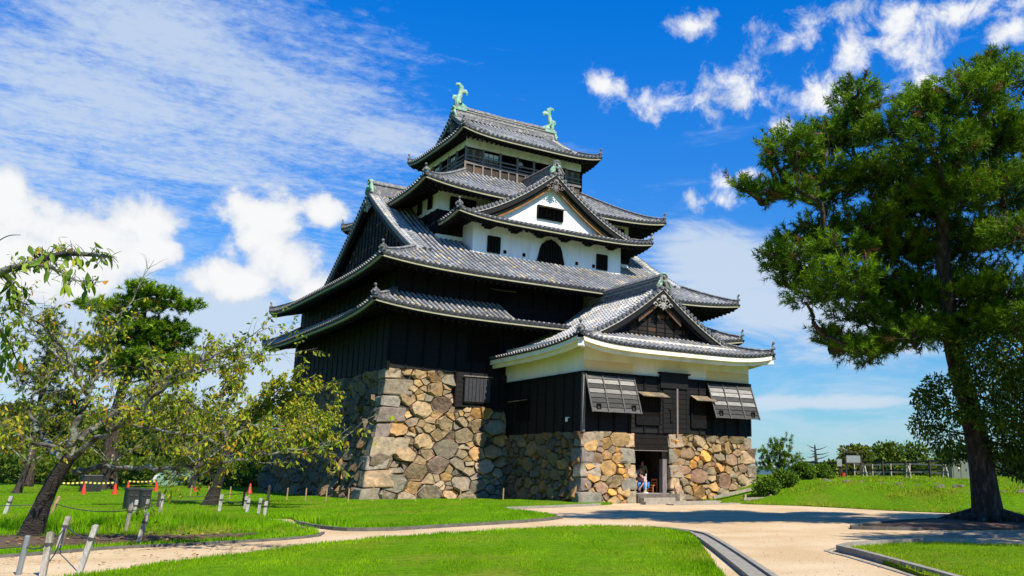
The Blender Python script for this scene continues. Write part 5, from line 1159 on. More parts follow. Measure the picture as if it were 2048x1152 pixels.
for k, (a, b, r) in enumerate([(1472, 371, .22), (1488, 379, .27), (1505, 384, .30), (1525, 388, .33), (1532, 404, .25), (1552, 384, .36), (1575, 388, .42), (1648, 670, .28), (1668, 684, .36), (1690, 694, .42), (1715, 702, .46), (1742, 704, .46), (1768, 694, .46), (1795, 682, .5), (1825, 672, .55), (1738, 726, .22), (1545, 292, .35), (1556, 320, .4), (1545, 512, .4), (1560, 535, .45), (1590, 575, .5), (1612, 605, .45), (1716, 178, .4), (1712, 225, .5), (1650, 268, .4), (1590, 262, .3), (1952, 150, .5), (2000, 130, .5), (1845, 205, .5)]):
    q = atd(a, b, 28.4+.9*math.sin(k*1.7)); PCL.append((q.x, q.y, q.z, r))
# the near and far side of the crown, partly beyond the frame
PCL += [(-1.5, -44.6, 7.6, 1.3), (.5, -45.5, 8.2, 1.4), (2.4, -44.6, 7.4, 1.3), (1.0, -46.6, 6.8, 1.3), (-.6, -46.2, 6.3, 1.2), (3.5, -43.2, 6.8, 1.3), (2.2, -46.4, 9.2, 1.3), (-.4, -47.2, 7.8, 1.2), (3.6, -45.8, 8.0, 1.3), (1.6, -43.8, 6.0, 1.2), (4.6, -41.6, 8.2, 1.3), (3.2, -41.8, 10.2, 1.2), (-2.4, -45.4, 8.8, 1.1)]
PCL += [(-1.5, -43.5, 12.2, 1.2), (0.4, -41.0, 11.8, 1.2), (-.5, -43.0, 9.6, 1.2), (1.5, -42.0, 9.0, 1.1), (.8, -39.5, 10.5, 1.1), (-1.8, -40.5, 12.6, 1.1), (-1.0, -44.0, 7.2, 1.1), (1.8, -40.0, 7.4, 1.1), (-2.0, -39.4, 11.2, 1.2), (-2.4, -36.0, 9.6, 1.0), (-1.6, -36.8, 11.3, 1.0), (.5, -37.5, 8.5, 1.0), (-.2, -36.6, 6.6, .9)]
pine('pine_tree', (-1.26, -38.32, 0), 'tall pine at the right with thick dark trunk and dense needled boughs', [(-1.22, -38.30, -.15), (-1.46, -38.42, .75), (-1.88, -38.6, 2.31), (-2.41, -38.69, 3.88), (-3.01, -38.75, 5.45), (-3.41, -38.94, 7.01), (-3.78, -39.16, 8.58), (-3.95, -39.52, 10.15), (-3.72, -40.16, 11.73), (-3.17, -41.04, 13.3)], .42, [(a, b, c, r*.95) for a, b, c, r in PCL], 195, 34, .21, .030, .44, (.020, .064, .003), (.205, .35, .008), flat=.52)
random.seed(77)
P2 = []
while len(P2) < 46:
    q = (random.uniform(-9.5, 3), random.uniform(-50.5, -45.2), random.uniform(6.0, 9.2), random.uniform(1.0, 1.4)); d = Vector(q[:3])-CAMP; f = d.dot(CF)
    if 1266+FPX*(d.dot(CR)-q[3]*1.5)/f > 2075: P2.append(q)
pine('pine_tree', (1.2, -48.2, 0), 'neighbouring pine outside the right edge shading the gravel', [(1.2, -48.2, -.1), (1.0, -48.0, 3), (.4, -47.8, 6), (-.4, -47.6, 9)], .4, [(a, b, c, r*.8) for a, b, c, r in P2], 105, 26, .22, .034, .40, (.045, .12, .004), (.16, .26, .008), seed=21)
rt = bpy.data.objects['pine_tree']; mb = MB(); random.seed(4)
for a in range(9):
    th = a*.7+random.uniform(-.2, .2); d = Vector((math.cos(th), math.sin(th), 0)); p = Vector((-1.25, -38.3, .35)); L = random.uniform(1.1, 2.0); mb.tube([p, p+d*L*.4+Vector((0, 0, -.14)), p+d*L*.7+Vector((0, 0, -.22)), p+d*L+Vector((0, 0, -.36))], [.30, .2, .13, .05], 8)
mb.build('roots', MT['bark'], rt, smooth=True)
def clumps(n, cx, cy, z0, z1, R, r, prof=lambda t: 1-.75*t):
    out = []
    for i in range(n):
        t = (i+.5)/n; a = i*2.399+random.uniform(-.4, .4); q = R*prof(t)*random.uniform(.35, 1); out.append((cx+math.cos(a)*q, cy+math.sin(a)*q, z0+(z1-z0)*t, r*random.uniform(.75, 1.2)*(1.1-.4*t)))
    return out
random.seed(31)
def atd(px, py, d): return CAMP+(CF+CR*((px-1266.871)/FPX)-CU*((py-497.976)/FPX))*d
bp = [tuple(atd(px, py, 62+random.uniform(-1.5, 1.5)))+(r,) for px, py, r in [(285, 580, 1.0), (320, 590, 1.0), (350, 612, 1.0), (385, 612, .6), (270, 605, 1.0), (300, 615, 1.0), (205, 612, .8), (180, 612, .7), (235, 625, 1.1), (225, 650, 1.0), (330, 655, 1.2), (290, 660, 1.3), (360, 665, .9), (250, 680, 1.3), (310, 690, 1.4), (350, 690, 1.1), (200, 690, 1.0), (280, 715, 1.4), (330, 720, 1.3), (230, 720, 1.2), (370, 725, 1.0), (195, 735, 1.1), (260, 745, 1.3), (310, 750, 1.2), (350, 760, 1.0)]]
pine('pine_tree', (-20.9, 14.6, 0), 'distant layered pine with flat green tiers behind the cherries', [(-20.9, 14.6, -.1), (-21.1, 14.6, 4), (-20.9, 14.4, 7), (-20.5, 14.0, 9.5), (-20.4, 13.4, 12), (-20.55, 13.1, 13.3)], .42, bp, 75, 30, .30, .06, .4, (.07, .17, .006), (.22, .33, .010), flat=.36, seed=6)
c2 = [(-25.3+random.uniform(-1, 1)*(1-t)*2.2, 19.4+random.uniform(-1, 1)*(1-t)*2.2, 4+8*t, .95-.5*t) for t in [i/22 for i in range(22)]]
pine('fir_tree', (-25.3, 19.4, 0), 'brownish narrow conifer behind the cherries at far left', [(-25.3, 19.4, 0), (-25.3, 19.4, 6), (-25.25, 19.4, 12)], .3, c2, 55, 26, .30, .05, .35, (.04, .075, .012), (.12, .11, .025), seed=8)
def leafy(name, loc, h, R, label, pal, n=2600, ls=.35, trunk=.22, crown0=.25, group=None, seed=1, nclump=16, squash=.8):
    random.seed(seed); loc = Vector(loc); t = thing(name, loc, label, 'tree' if name.endswith('tree') else 'shrub', group); mb = MB(); C = []; D = []
    mb.tube([loc+Vector((0, 0, -.2)), loc+Vector((.1, 0, h*.3)), loc+Vector((.15, .1, h*.75))], [trunk, trunk*.8, trunk*.3], 8)
    for i in range(nclump):
        a = i*2.4; f = math.sqrt((i+.5)/nclump); zc = h*(crown0+(1-crown0)*random.uniform(.25, .86)); q = R*f*random.uniform(.45, .85)*(1 if zc < h*.65 else .65); c = loc+Vector((math.cos(a)*q, math.sin(a)*q, zc)); r = R*random.uniform(.30, .48)
        if h > 2: mb.tube([loc+Vector((.1, 0, h*.35)), loc.lerp(c, .6)+Vector((0, 0, h*.22)), c], [trunk*.45, trunk*.3, trunk*.1], 5)
        for _ in range(n//nclump):
            d = rvec(1).normalized(); rr = r*random.random()**.33; C.append(tuple(c+Vector((d.x, d.y, d.z*squash))*rr)); D.append(tuple(d+rvec(.6)+Vector((0, 0, -.2))))
    mb.build('trunk' if h > 2 else 'stem', MT['bark'], t, smooth=True); k = len(C); leaf_mesh('crown' if h > 2 else 'foliage', C, D, RNG.uniform(.6, 1.2, k)*ls, pick(pal, k), t, MT['leaf'], asp=.6); return t
DARK = [((.05, .095, .010), 4), ((.085, .14, .012), 4), ((.16, .20, .016), 2)]; OLIVE = [((.11, .15, .014), 4), ((.18, .20, .02), 3), ((.05, .08, .01), 3)]
i = 0
WOOD = ['far left pine wood tree just beyond the frame edge', 'dark round tree above the mossy leaning cherry trunk', 'olive tree right behind the lichen covered cherry trunk', 'dark tree behind the first red cone', 'dark low tree above the small dark bin', 'olive broadleaf tree under the distant layered pine', 'dark tree left of the green tarpaulin heap', 'tallest dark tree behind the green tarpaulin heap', 'olive tree behind the sunlit cherry trunk', 'dark tree touching the left end of the boulder wall']
for px, d, h, R, pal in [(-60, 82, 6.5, 4.5, OLIVE), (20, 88, 7, 4.5, DARK), (90, 80, 5.5, 4, OLIVE), (150, 90, 7, 4.5, DARK), (215, 84, 6, 4.2, DARK), (285, 88, 6.5, 4.5, OLIVE), (350, 84, 6.2, 4, DARK), (415, 92, 7.5, 4.5, DARK), (480, 88, 7, 4, OLIVE), (535, 94, 6.5, 4, DARK)]:
    p = atd(px, 945, d); leafy('broadleaf_tree', (p.x, p.y, float(gz(p.x, p.y))-.1), h, R, WOOD[i], pal, n=3200, ls=.5, crown0=.05, seed=40+i, group='trees closing the far side of the left lawn'); i += 1
for px, py, d, h, R, lb, pal in [(1712, 890, 76, 4.2, 1.9, 'loose pale green tree behind the notice board', OLIVE), (1775, 880, 80, 4.6, 2.6, 'rounded green tree right of the notice board behind the fence', DARK), (1830, 885, 82, 4.6, 2.6, 'bushy green tree between notice board and grey cabinet', DARK), (1895, 895, 84, 4.4, 2.4, 'green tree behind the grey cabinet and fence', DARK), (1960, 890, 86, 4.8, 2.6, 'dark green tree behind the pine trunk and fence', DARK), (2040, 895, 80, 4.6, 2.6, 'green tree at the right edge behind the fence', DARK), (2110, 895, 84, 4.6, 2.6, 'green tree just past the right edge beyond the fence', DARK), (1655, 925, 74, 1.9, 1.2, 'low pale bush right of the bare dead tree', OLIVE)]:
    p = atd(px, 950, d); zt = atd(px, py, d).z; leafy('broadleaf_tree', (p.x, p.y, zt-h), h, R, lb, pal, n=2200, ls=.38, crown0=.2, seed=60+i); i += 1
p = atd(1558, 950, 70); sp = [tuple(atd(px, py, 70+random.uniform(-.8, .8)))+(r,) for px, py, r in [(1575, 880, .35), (1550, 890, .5), (1535, 905, .5), (1565, 905, .7), (1590, 920, .5), (1545, 925, .8), (1575, 930, .8), (1530, 935, .6), (1595, 940, .5)]]
pine('pine_tree', (p.x, p.y, float(gz(p.x, p.y))), 'small ragged pine by itself to the right of the turret', [(p.x, p.y, -.3), (p.x+.1, p.y, 2), (p.x+.3, p.y, 4.1)], .18, sp, 80, 26, .28, .05, .3, (.05, .12, .008), (.17, .24, .012), seed=9)
p = atd(1632, 950, 72); t = thing('dead_tree', (p.x, p.y, float(gz(p.x, p.y))), 'bare dead tree with short dark branches against the sky', 'tree'); mb = MB(); mb.tube([(p.x, p.y, 0), (p.x+.1, p.y, 2), (p.x, p.y, 3.75)], [.2, .16, .05], 7); mb.build('trunk', MT['bark'], t)
mb = MB(); random.seed(3)
for k in range(16):
    z = 1.6+2.0*k/16; a = k*2.2; L = random.uniform(.6, 1.5)*(1.2-.5*k/16); d = Vector((math.cos(a), math.sin(a), random.uniform(-.1, .35))); q = Vector((p.x+.05, p.y, z)); mb.tube([q, q+d*L*.5+Vector((0, 0, -.05)), q+d*L], [.05, .035, .01], 4)
mb.build('branches', MT['bark'], t, kind='stuff')
# low scrub closing the far edge of the left lawn
def scrub():
    random.seed(51); C = []; D = []
    for k in range(150):
        px = -120+700*k/149; q = atd(px, 945, 74+6*math.sin(k*.9)); g = float(gz(q.x, q.y)); h = random.uniform(.7, 1.5)
        for _ in range(130): d = rvec(1).normalized(); C.append((q.x+d.x*1.1, q.y+d.y*1.1, g+h*.5+d.z*h*.75)); D.append(tuple(d+rvec(.6)))
    n = len(C); o = leaf_mesh('undergrowth', C, D, RNG.uniform(.25, .5, n), pick(DARK, n), None, MT['leaf'], asp=.6); tag(o, 'dark scrub along the far edge of the left lawn', 'undergrowth', kind='stuff')
scrub()
# broadleaf tree standing behind the pine trunk, its leaves wrapping the trunk
def wrap_tree():
    random.seed(14); b = Vector((1.2, -39.2, .3)); t = thing('broadleaf_tree', b, 'glossy broadleaf tree crowding the pine trunk at the right edge', 'tree'); mb = MB(); C = []; D = []
    mb.tube([b, b+Vector((-.2, .1, 2.2)), b+Vector((-.5, .2, 4.5)), b+Vector((-.6, .2, 6))], [.2, .16, .11, .05], 8)
    for px, py, r, dd in [(1860, 800, .6, 28), (1850, 850, .5, 28), (1890, 880, .6, 28), (1905, 820, .55, 27.6), (1930, 760, .6, 27.6), (1960, 700, .8, 27.4), (1990, 760, .8, 27.6), (2030, 720, .9, 28), (1985, 830, .7, 27.4), (2030, 820, .9, 28), (2060, 880, .9, 29), (2010, 890, .8, 28.6), (1950, 900, .5, 29.5), (2060, 760, .9, 28), (2050, 930, .7, 30), (1920, 690, .5, 28.4), (1960, 640, .7, 28.6), (2040, 640, .8, 28.6), (1870, 765, .35, 28), (1845, 790, .3, 28), (2110, 800, 1., 29), (2120, 700, 1., 29), (1905, 910, .45, 30)]:
        c = atd(px, py, dd); q = b+Vector((-.3, .1, max(.8, c.z-b.z-1.0))); mb.tube([q, q.lerp(c, .5)+Vector((0, 0, .1)), c], [.06, .04, .012], 5)
        for _ in range(int(620*r*r/.36)):
            d = rvec(1).normalized(); rr = r*random.random()**.4; p = c+Vector((d.x, d.y, d.z*.85))*rr; C.append(tuple(p)); D.append(tuple(d*.7+rvec(.5)+Vector((0, 0, -.5))))
    mb.build('trunk', MT['bark'], t, smooth=True); n = len(C); leaf_mesh('crown', C, D, RNG.uniform(.10, .19, n), pick([((.045, .095, .008), 4), ((.09, .16, .010), 4), ((.20, .26, .02), 1.5)], n), t, MT['leaf'], asp=.42)
wrap_tree()
# clipped shrubs between turret and bank
HED = [((.10, .20, .010), 4), ((.05, .11, .010), 3), ((.16, .24, .018), 2)]
for k, (x, y, h, R, lb) in enumerate([(5.6, -20.9, 1.0, .80, 'rounded clipped shrub nearest the turret corner'), (7.2, -20.6, .95, .80, 'second clipped shrub of the short row beside the turret'), (8.9, -20.4, .9, .75, 'third clipped shrub running up the bank from the turret'), (10.6, -20.2, .8, .7, 'last low shrub at the top of the bank row')]):
    leafy('clipped_shrub', (x, y, float(gz(x, y))-.05), h, R, lb, HED, n=2600, ls=.15, trunk=.05, crown0=.05, seed=80+k, group='clipped shrubs beside the turret')

# ------------------------------------------------------------------ hills far off
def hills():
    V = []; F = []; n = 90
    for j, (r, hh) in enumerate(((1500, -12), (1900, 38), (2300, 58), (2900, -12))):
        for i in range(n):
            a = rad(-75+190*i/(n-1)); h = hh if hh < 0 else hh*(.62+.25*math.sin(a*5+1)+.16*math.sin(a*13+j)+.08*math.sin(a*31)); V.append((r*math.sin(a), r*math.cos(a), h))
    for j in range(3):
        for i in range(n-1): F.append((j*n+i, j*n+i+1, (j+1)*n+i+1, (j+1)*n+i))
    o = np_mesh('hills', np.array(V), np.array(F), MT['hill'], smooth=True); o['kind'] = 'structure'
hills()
# ------------------------------------------------------------------ posts, ropes
def post(x, y, h, lean, label, m='post', r=.055, band=True, square=True, group='weathered fence posts round the left lawn', cat='post', name='fence_post'):
    z = float(gz(x, y))+.05; t = thing(name, (x, y, z), label, cat, group); mb = MB(); a = Vector((x, y, z-.2)); b = Vector((x+lean[0], y+lean[1], z+h)); n = 8
    if square: mb.beam(a, b, r*1.7, r*1.7, up=Vector((.4, 1, 0))); d = (b-a).normalized(); mb.tube([b-d*.01, b+d*.012], r*.7, 6)
    else: mb.tube([a, b, b+(b-a).normalized()*.015], [r, r*.95, r*.6], n)
    mb.build('shaft', MT[m], t)
    if band:
        c = a.lerp(b, .78); d = (b-a).normalized(); mb = MB(); mb.tube([c-d*.02, c+d*.02], r*1.28, 8); mb.build('rope_tie', MT['rope'], t)
    return b.lerp(a, .2)
tops = {}
PO = [('p0', -27.44, -39.34, 0.5, (.05, .0), 'dark metal topped post nearest the bottom left corner', 'metal_l', .040, False), ('p1', -27.14, -39.68, 0.57, (.02, 0), 'pale square post second from the bottom left corner', 'post', .046, True), ('p2', -26.73, -39.94, 0.67, (.16, -.05), 'pale square post leaning right in front of the path', 'post', .043, True),
      ('p3', -26.72, -35.34, 0.6, (.12, 0), 'grey post leaning right on the leafy soil before the cherry trunk', 'post', .05, True), ('p4', -26.46, -25.94, 0.72, (.25, 0), 'thin bent post right behind the cherry trunk', 'stake', .05, False), ('p5', -25.17, -31.7, 0.74, (.06, 0), 'two toned brown post in front of the black crates', 'post', .05, False), ('p6', -25.27, -34.59, 0.6, (.12, 0), 'pale post with black tie on the soil by the path', 'post', .05, True),
      ('p7', -27.3, -20.32, 0.6, (.15, 0), 'pale post at the left edge beyond the cherry trunk', 'post', .06, True), ('p8', -22.87, -20.72, 0.66, (.06, 0), 'pale post in tall grass right of the black crates', 'post', .06, True), ('p9', -20.99, -20.85, 0.62, (.05, 0), 'pale post right of the sunlit cherry trunk', 'post', .06, True), ('p10', -19.78, -19.2, 0.5, (.05, 0), 'shorter pale post second right of the sunlit cherry', 'post', .06, True),
      ('p11', -20.33, -22.01, 0.5, (.05, 0), 'pale post first of the close trio by the side path', 'post', .055, True), ('p12', -20.3, -23.5, 0.55, (.05, 0), 'grey post middle of the close trio by the side path', 'post', .055, True), ('p13', -20.35, -24.55, 0.48, (.03, 0), 'pale post last of the close trio by the side path', 'post', .055, True), ('p14', -19.0, -15.43, 0.7, (.02, 0), 'dark slim post behind the trio on the lawn', 'fence', .05, False), ('p15', -18.95, -19.15, 0.9, (.02, 0), 'tall brown post where the side path ends', 'fence', .05, True), ('p16', -22.3, -16.2, 0.6, (.03, 0), 'dark slim post left of the sunlit cherry trunk', 'fence', .05, False),
      ('p17', -23.9, -22.6, 0.5, (.05, 0), 'pale post standing before the left black crate', 'post', .06, False), ('p18', -23.5, -22.0, 0.5, (.06, 0), 'pale post standing before the right black crate', 'post', .06, False)]
for k, x, y, h, ln, lb, m, r, sq in PO: tops[k] = post(x, y, h, ln, lb, m, r, square=sq, band=(m == 'post'))
def rope(a, b, label, sag=.06):
    mb = MB(); mid = a.lerp(b, .5)-Vector((0, 0, sag)); pts = [a+(b-a)*t-Vector((0, 0, sag*4*t*(1-t))) for t in [i/8 for i in range(9)]]; mb.tube(pts, .012, 5); o = mb.build('rope', MT['rope'], None); tag(o, label, 'rope', 'thin ropes strung between the fence posts')
PL = Vector((-29.5, -38.5, .42)); rope(PL, tops['p0'], 'thin dark rope from the left edge to the metal topped post'); rope(tops['p0'], tops['p1'], 'short rope between the two posts nearest the corner'); rope(tops['p1'], tops['p3'], 'thin rope from pale corner post to the leaning post on the soil'); rope(tops['p3'], tops['p2'], 'thin rope between the two right leaning foreground posts')
rope(Vector((-30, -26.5, .65)), tops['p4'], 'thin rope crossing behind the cherry trunk'); rope(tops['p4'], tops['p5'], 'thin rope from bent post to the two toned post', .1); rope(tops['p5'], tops['p8'], 'thin rope above tall grass past the black crates', .1); rope(tops['p8'], tops['p9'], 'thin rope passing the sunlit cherry trunk'); rope(tops['p9'], tops['p11'], 'thin rope reaching the close trio of posts'); rope(tops['p14'], tops['p15'], 'thin rope between dark posts at the end of the side path'); rope(tops['p16'], tops['p14'], 'thin rope behind the sunlit cherry trunk')
ORD = ['first', 'second', 'third', 'fourth', 'fifth', 'sixth', 'seventh', 'eighth', 'ninth', 'tenth', 'eleventh', 'twelfth', 'thirteenth', 'fourteenth', 'fifteenth', 'sixteenth', 'seventeenth', 'eighteenth', 'nineteenth', 'twentieth', 'twenty-first', 'twenty-second']
# brown survey stakes along the wall foot
for k, (x, y) in enumerate([(-18.6, -1.5), (-18.2, -4.0), (-17.6, -6.2), (-17.0, -7.6), (-16.4, -8.9), (-15.8, -10.0), (-15.2, -11.0), (-14.5, -11.9), (-13.7, -12.7), (-12.7, -13.2), (-10.6, -13.3), (-8.2, -13.2), (-6.0, -13.6)]):
    post(x, y, .62 if k != 9 else .85, (.01, 0), ORD[k]+' thin brown stake from the left along the foot of the keep wall', 'stake', .032, False, True, 'brown stakes along the foot of the keep wall', 'stake', 'stake')
# traffic cones with tape
def cone(x, y, label):
    z = float(gz(x, y)); t = thing('traffic_cone', (x, y, z), label, 'traffic cone', 'red cones along the far left lawn'); mb = MB(); mb.box((x, y, z+.06), (.34, .34, .05)); mb.build('foot', MT['red'], t)
    mb = MB(); mb.tube([(x, y, z+.08), (x, y, z+.42), (x, y, z+.72)], [.15, .09, .04], 10); mb.build('cone_body', MT['red'], t, smooth=False); return Vector((x, y, z+.75))
CN = [(-24.66, 3.97, 'red cone just right of the lichen covered cherry trunk'), (-23.13, 4.45, 'red cone in front of the small dark bin on the far lawn'), (-21.65, 3.89, 'red cone standing alone in mid lawn beyond the black crates'), (-20.4, 9.0, 'red cone behind the black crates'), (-18.6, 10.5, 'small red cone farthest behind the black crates'), (-16.5, 9.0, 'red cone in front of the green tarpaulin heap'), (-14.9, 1.5, 'red cone left of the sunlit cherry trunk')]
ct = [cone(*c) for c in CN]
for a, b, lb in ((0, 1, 'yellow and black tape from the trunk to the bin cone'), (1, 2, 'yellow and black tape between the two mid lawn cones'), (3, 4, 'yellow tape sagging behind the black crates')):
    p, q = ct[a], ct[b]; t = thing('barrier_tape', p, lb, 'tape', 'tape strung between the cones'); n = 14
    for i in range(n):
        u, v = i/n, (i+1)/n; s_ = lambda w: p.lerp(q, w)-Vector((0, 0, .2*w*(1-w))); mb = MB(); mb.beam(s_(u), s_(v), .012, .09); mb.build('stripe', MT['tape'] if i % 2 == 0 else MT['rope'], t)
# black crates, bin, tarpaulin heap
def crate(x, y, w, d, h, rz, label):
    z = float(gz(x, y)); t = thing('black_crate', (x, y, z), label, 'crate', 'black crates on the left lawn'); R = Matrix.Rotation(rz, 3, 'Z'); c = Vector((x, y, z)); mb = MB()
    for px_, py_, sx, sy in ((0, -d/2, w, .05), (0, d/2, w, .05), (-w/2, 0, .05, d), (w/2, 0, .05, d)): mb.box(c+R @ Vector((px_, py_, h/2)), (sx, sy, h), R)
    mb.build('side_panels', MT['bin'], t, kind=None); mb = MB(); mb.box(c+Vector((0, 0, h+.03)), (w+.1, d+.1, .07), R, taper=.94); mb.build('lid', MT['bin'], t)
    for s_ in (-1, 1): mb = MB(); mb.box(c+R @ Vector((s_*w*.25, -d/2-.03, h*.75)), (.1, .04, .04), R); mb.build('handle', MT['rope'], t)
crate(-23.45, -18.0, .34, .36, .80, .2, 'left black crate of the pair standing in tall grass'); crate(-22.95, -17.5, .30, .34, .76, .15, 'right black crate of the pair standing in tall grass'); crate(-22.3, 10.5, 1.0, .8, 1.05, .1, 'small dark bin far back beneath the pale trunked cherry')
def tarp():
    c = Vector((-15.6, 21.5, float(gz(-15.6, 21.5)))); n, m = 18, 7; V = []; F = []; random.seed(5)
    for j in range(m+1):
        for i in range(n): a = 2*math.pi*i/n; r = 1.55*(1-(j/m)**2.2)+.05; r *= 1+.13*math.sin(a*5+j)*(1-j/m)+random.uniform(-.04, .04); V.append(c+Vector((math.cos(a)*r*1.25, math.sin(a)*r, 1.35*(j/m)**.8+random.uniform(-.07, .07))))
    for j in range(m):
        for i in range(n): F.append((j*n+i, j*n+(i+1) % n, (j+1)*n+(i+1) % n, (j+1)*n+i))
    mb = MB(); mb.add(V, F); mb.add([V[m*n+i] for i in range(n)], [tuple(range(n))]); o = mb.build('tarpaulin_heap', MT['tarp'], None); tag(o, 'heap covered by a pale green tarpaulin beyond the cones', 'tarpaulin')
tarp()
# ------------------------------------------------------------------ top of the east bank
def rail_fence(name, pts, h, rails, label, m, step, grp=None, w=.09):
    t = thing(name, (pts[0][0], pts[0][1], float(gz(*pts[0]))), label, 'fence', grp); L = 0; P_ = []
    for a, b in zip(pts[:-1], pts[1:]):
        a, b = Vector((*a, 0)), Vector((*b, 0)); k = max(1, round((b-a).length/step))
        for i in range(k): P_.append(a.lerp(b, i/k))
    P_.append(Vector((*pts[-1], 0)))
    for p in P_: p.z = float(gz(p.x, p.y))
    for p in P_: mb = MB(); mb.beam(p+Vector((0, 0, -.2)), p+Vector((0, 0, h)), w, w, up=Vector((0, 1, 0))); mb.build('post', MT[m], t)
    for f in rails:
        for a, b in zip(P_[:-1], P_[1:]): mb = MB(); mb.beam(a+Vector((.06, 0, h*f)), b+Vector((.06, 0, h*f)), .06, .10); mb.build('rail', MT[m], t)
    return t
rail_fence('rail_fence', [(16.2, -13.2), (17.2, -19), (18.4, -25), (19.6, -30), (22, -40), (25, -52)], 1.15, (.92, .5), 'long dark timber rail fence along the top of the east bank', 'fence', 1.55)
rail_fence('rail_fence', [(19.2, -15.0), (20.8, -21.2)], .95, (.95, .45), 'pale lower railing just behind the dark fence', 'palewood', 1.2)
def frame_(x, y, label):
    z = float(gz(x, y)); t = thing('trestle', (x, y, z), label, 'trestle', 'pale timber props leaning along the fence'); a = Vector((x, y, z-.1))
    for dx, n_ in ((-.35, 'leg'), (.35, 'leg')): mb = MB(); mb.beam(a+Vector((dx*.4, dx, 0)), a+Vector((dx*.1, dx*.2, .95)), .10, .10, up=Vector((0, 1, 0))); mb.build(n_, MT['palewood'], t)
    mb = MB(); mb.beam(a+Vector((-.1, -.3, .55)), a+Vector((.1, .3, .55)), .07, .07); mb.build('brace', MT['palewood'], t)
for x, y, lb in ((15.6, -18.9, 'pale timber prop just right of the notice board'), (16.5, -21.4, 'pale timber prop midway between notice board and cabinet'), (17.0, -23.6, 'pale timber prop left of the grey cabinet'), (18.3, -28.3, 'pale timber prop right of the pine trunk')): frame_(x, y, lb)
def notice():
    b = Vector((15.7, -18.0, float(gz(15.7, -18)))); d = Vector((.78, -.62, 0)); t = thing('notice_board', b, 'roofed notice board with a grey panel on two posts', 'sign'); up = Vector((0, 0, 1)); n = Vector((-.62, -.78, 0))
    for s_ in (-.45, .45): mb = MB(); mb.beam(b+d*s_, b+d*s_+up*1.55, .09, .09, up=n); mb.build('post', MT['fence'], t)
    mb = MB(); mb.beam(b+up*1.0+n*.05, b+up*1.45+n*.05, .84, .05, up=n); mb.build('panel', MT['board'], t)
    for z in (.97, 1.48): mb = MB(); mb.beam(b-d*.5+up*z+n*.06, b+d*.5+up*z+n*.06, .06, .06); mb.build('frame', MT['fence'], t)
    mb = MB(); mb.beam(b-d*.6+up*1.62, b+d*.6+up*1.62, .34, .06); mb.build('roof', MT['fence'], t)
notice()
def cabinet():
    b = Vector((16.2, -25.1, float(gz(16.2, -25.1)))); R = Matrix.Rotation(-.67, 3, 'Z'); t = thing('utility_cabinet', b, 'grey green utility cabinet on a concrete slab beside the pine trunk', 'cabinet'); o_ = lambda x, y, z: b+R @ Vector((x, y, z))
    mb = MB(); mb.box(o_(0, 0, .06), (1.25, 1.0, .2), R); mb.build('slab', MT['kerb'], t); mb = MB(); mb.box(o_(0, 0, .68), (.95, .7, 1.04), R); mb.build('body', MT['metal'], t)
    mb = MB(); mb.box(o_(0, 0, 1.24), (1.02, .78, .09), R, taper=.85); mb.build('cap', MT['metal_l'], t); mb = MB(); mb.box(o_(.36, 0, .68), (.24, .71, 1.0), R); mb.build('side_panel', MT['metal_l'], t)
    for s_ in (-.22, .18): mb = MB(); mb.box(o_(s_, -.362, .68), (.36, .02, .94), R); d_ = mb.build('door', MT['metal'], t); mb = MB(); mb.box(o_(s_+.12, -.385, .68), (.03, .04, .12), R); mb.build('handle', MT['rope'], d_)
    mb = MB(); mb.box(o_(-.1, -.376, .75), (.09, .012, .09), R); mb.build('label', MT['white'], t)
cabinet()
def bucket(x, y, label):
    z = float(gz(x, y)); t = thing('fire_bucket', (x, y, z), label, 'bucket', 'red buckets by the fence'); mb = MB(); mb.tube([(x, y, z), (x, y, z+.34)], [.10, .13], 12); mb.build('body', MT['red'], t); mb = MB(); mb.tube([(x, y, z+.32), (x, y, z+.36)], .14, 12); mb.build('rim', MT['red'], t)
    mb = MB(); mb.tube([Vector((x+math.cos(a)*.13, y, z+.34+math.sin(a)*.12)) for a in [math.pi*i/8 for i in range(9)]], .012, 5); mb.build('handle', MT['rope'], t)
bucket(13.9, -16.3, 'red bucket at the left end of the fence'); bucket(14.6, -18.1, 'red bucket under the left side of the notice board')
b = Vector((15.1, -17.4, float(gz(15.1, -17.4)))); t = thing('small_sign', b, 'small white sign on a post left of the notice board', 'sign'); mb = MB(); mb.beam(b, b+Vector((0, 0, 1.0)), .07, .07, up=Vector((0, 1, 0))); mb.build('post', MT['fence'], t); mb = MB(); mb.beam(b+Vector((-.05, -.06, .72)), b+Vector((-.05, -.06, 1.15)), .30, .03, up=Vector((-.62, -.78, 0))); mb.build('panel', MT['board'], t)
# line of boulders half buried in the bank
random.seed(17); rocks = []
for i in range(22):
    f = i/21; x = 9.2+.35*math.sin(i*2.1)-2.2*max(0, f-.45); y = -18.2-17*f; rocks.append((x, y, random.uniform(.13, .27)))
for ri, (x, y, r) in enumerate(rocks):
    z = float(gz(x, y)); bm = bmesh.new(); bmesh.ops.create_icosphere(bm, subdivisions=2, radius=r)
    for v in bm.verts: v.co = Vector((v.co.x*1.3, v.co.y*1.2, v.co.z*.7))*(1+.22*math.sin(v.co.x*19+x*7)*math.cos(v.co.y*17+y*5))
    me = bpy.data.meshes.new('rock'); bm.to_mesh(me); bm.free(); me.materials.append(MT['rock']); o = bpy.data.objects.new('rock', me); link(o); o.location = (x, y, z-r*.22); o.rotation_euler = (random.uniform(-.3, .3), random.uniform(-.3, .3), random.uniform(0, 6)); tag(o, ORD[ri]+' boulder from the notice board end of the row half buried in the bank', 'rock', 'boulders across the east bank')
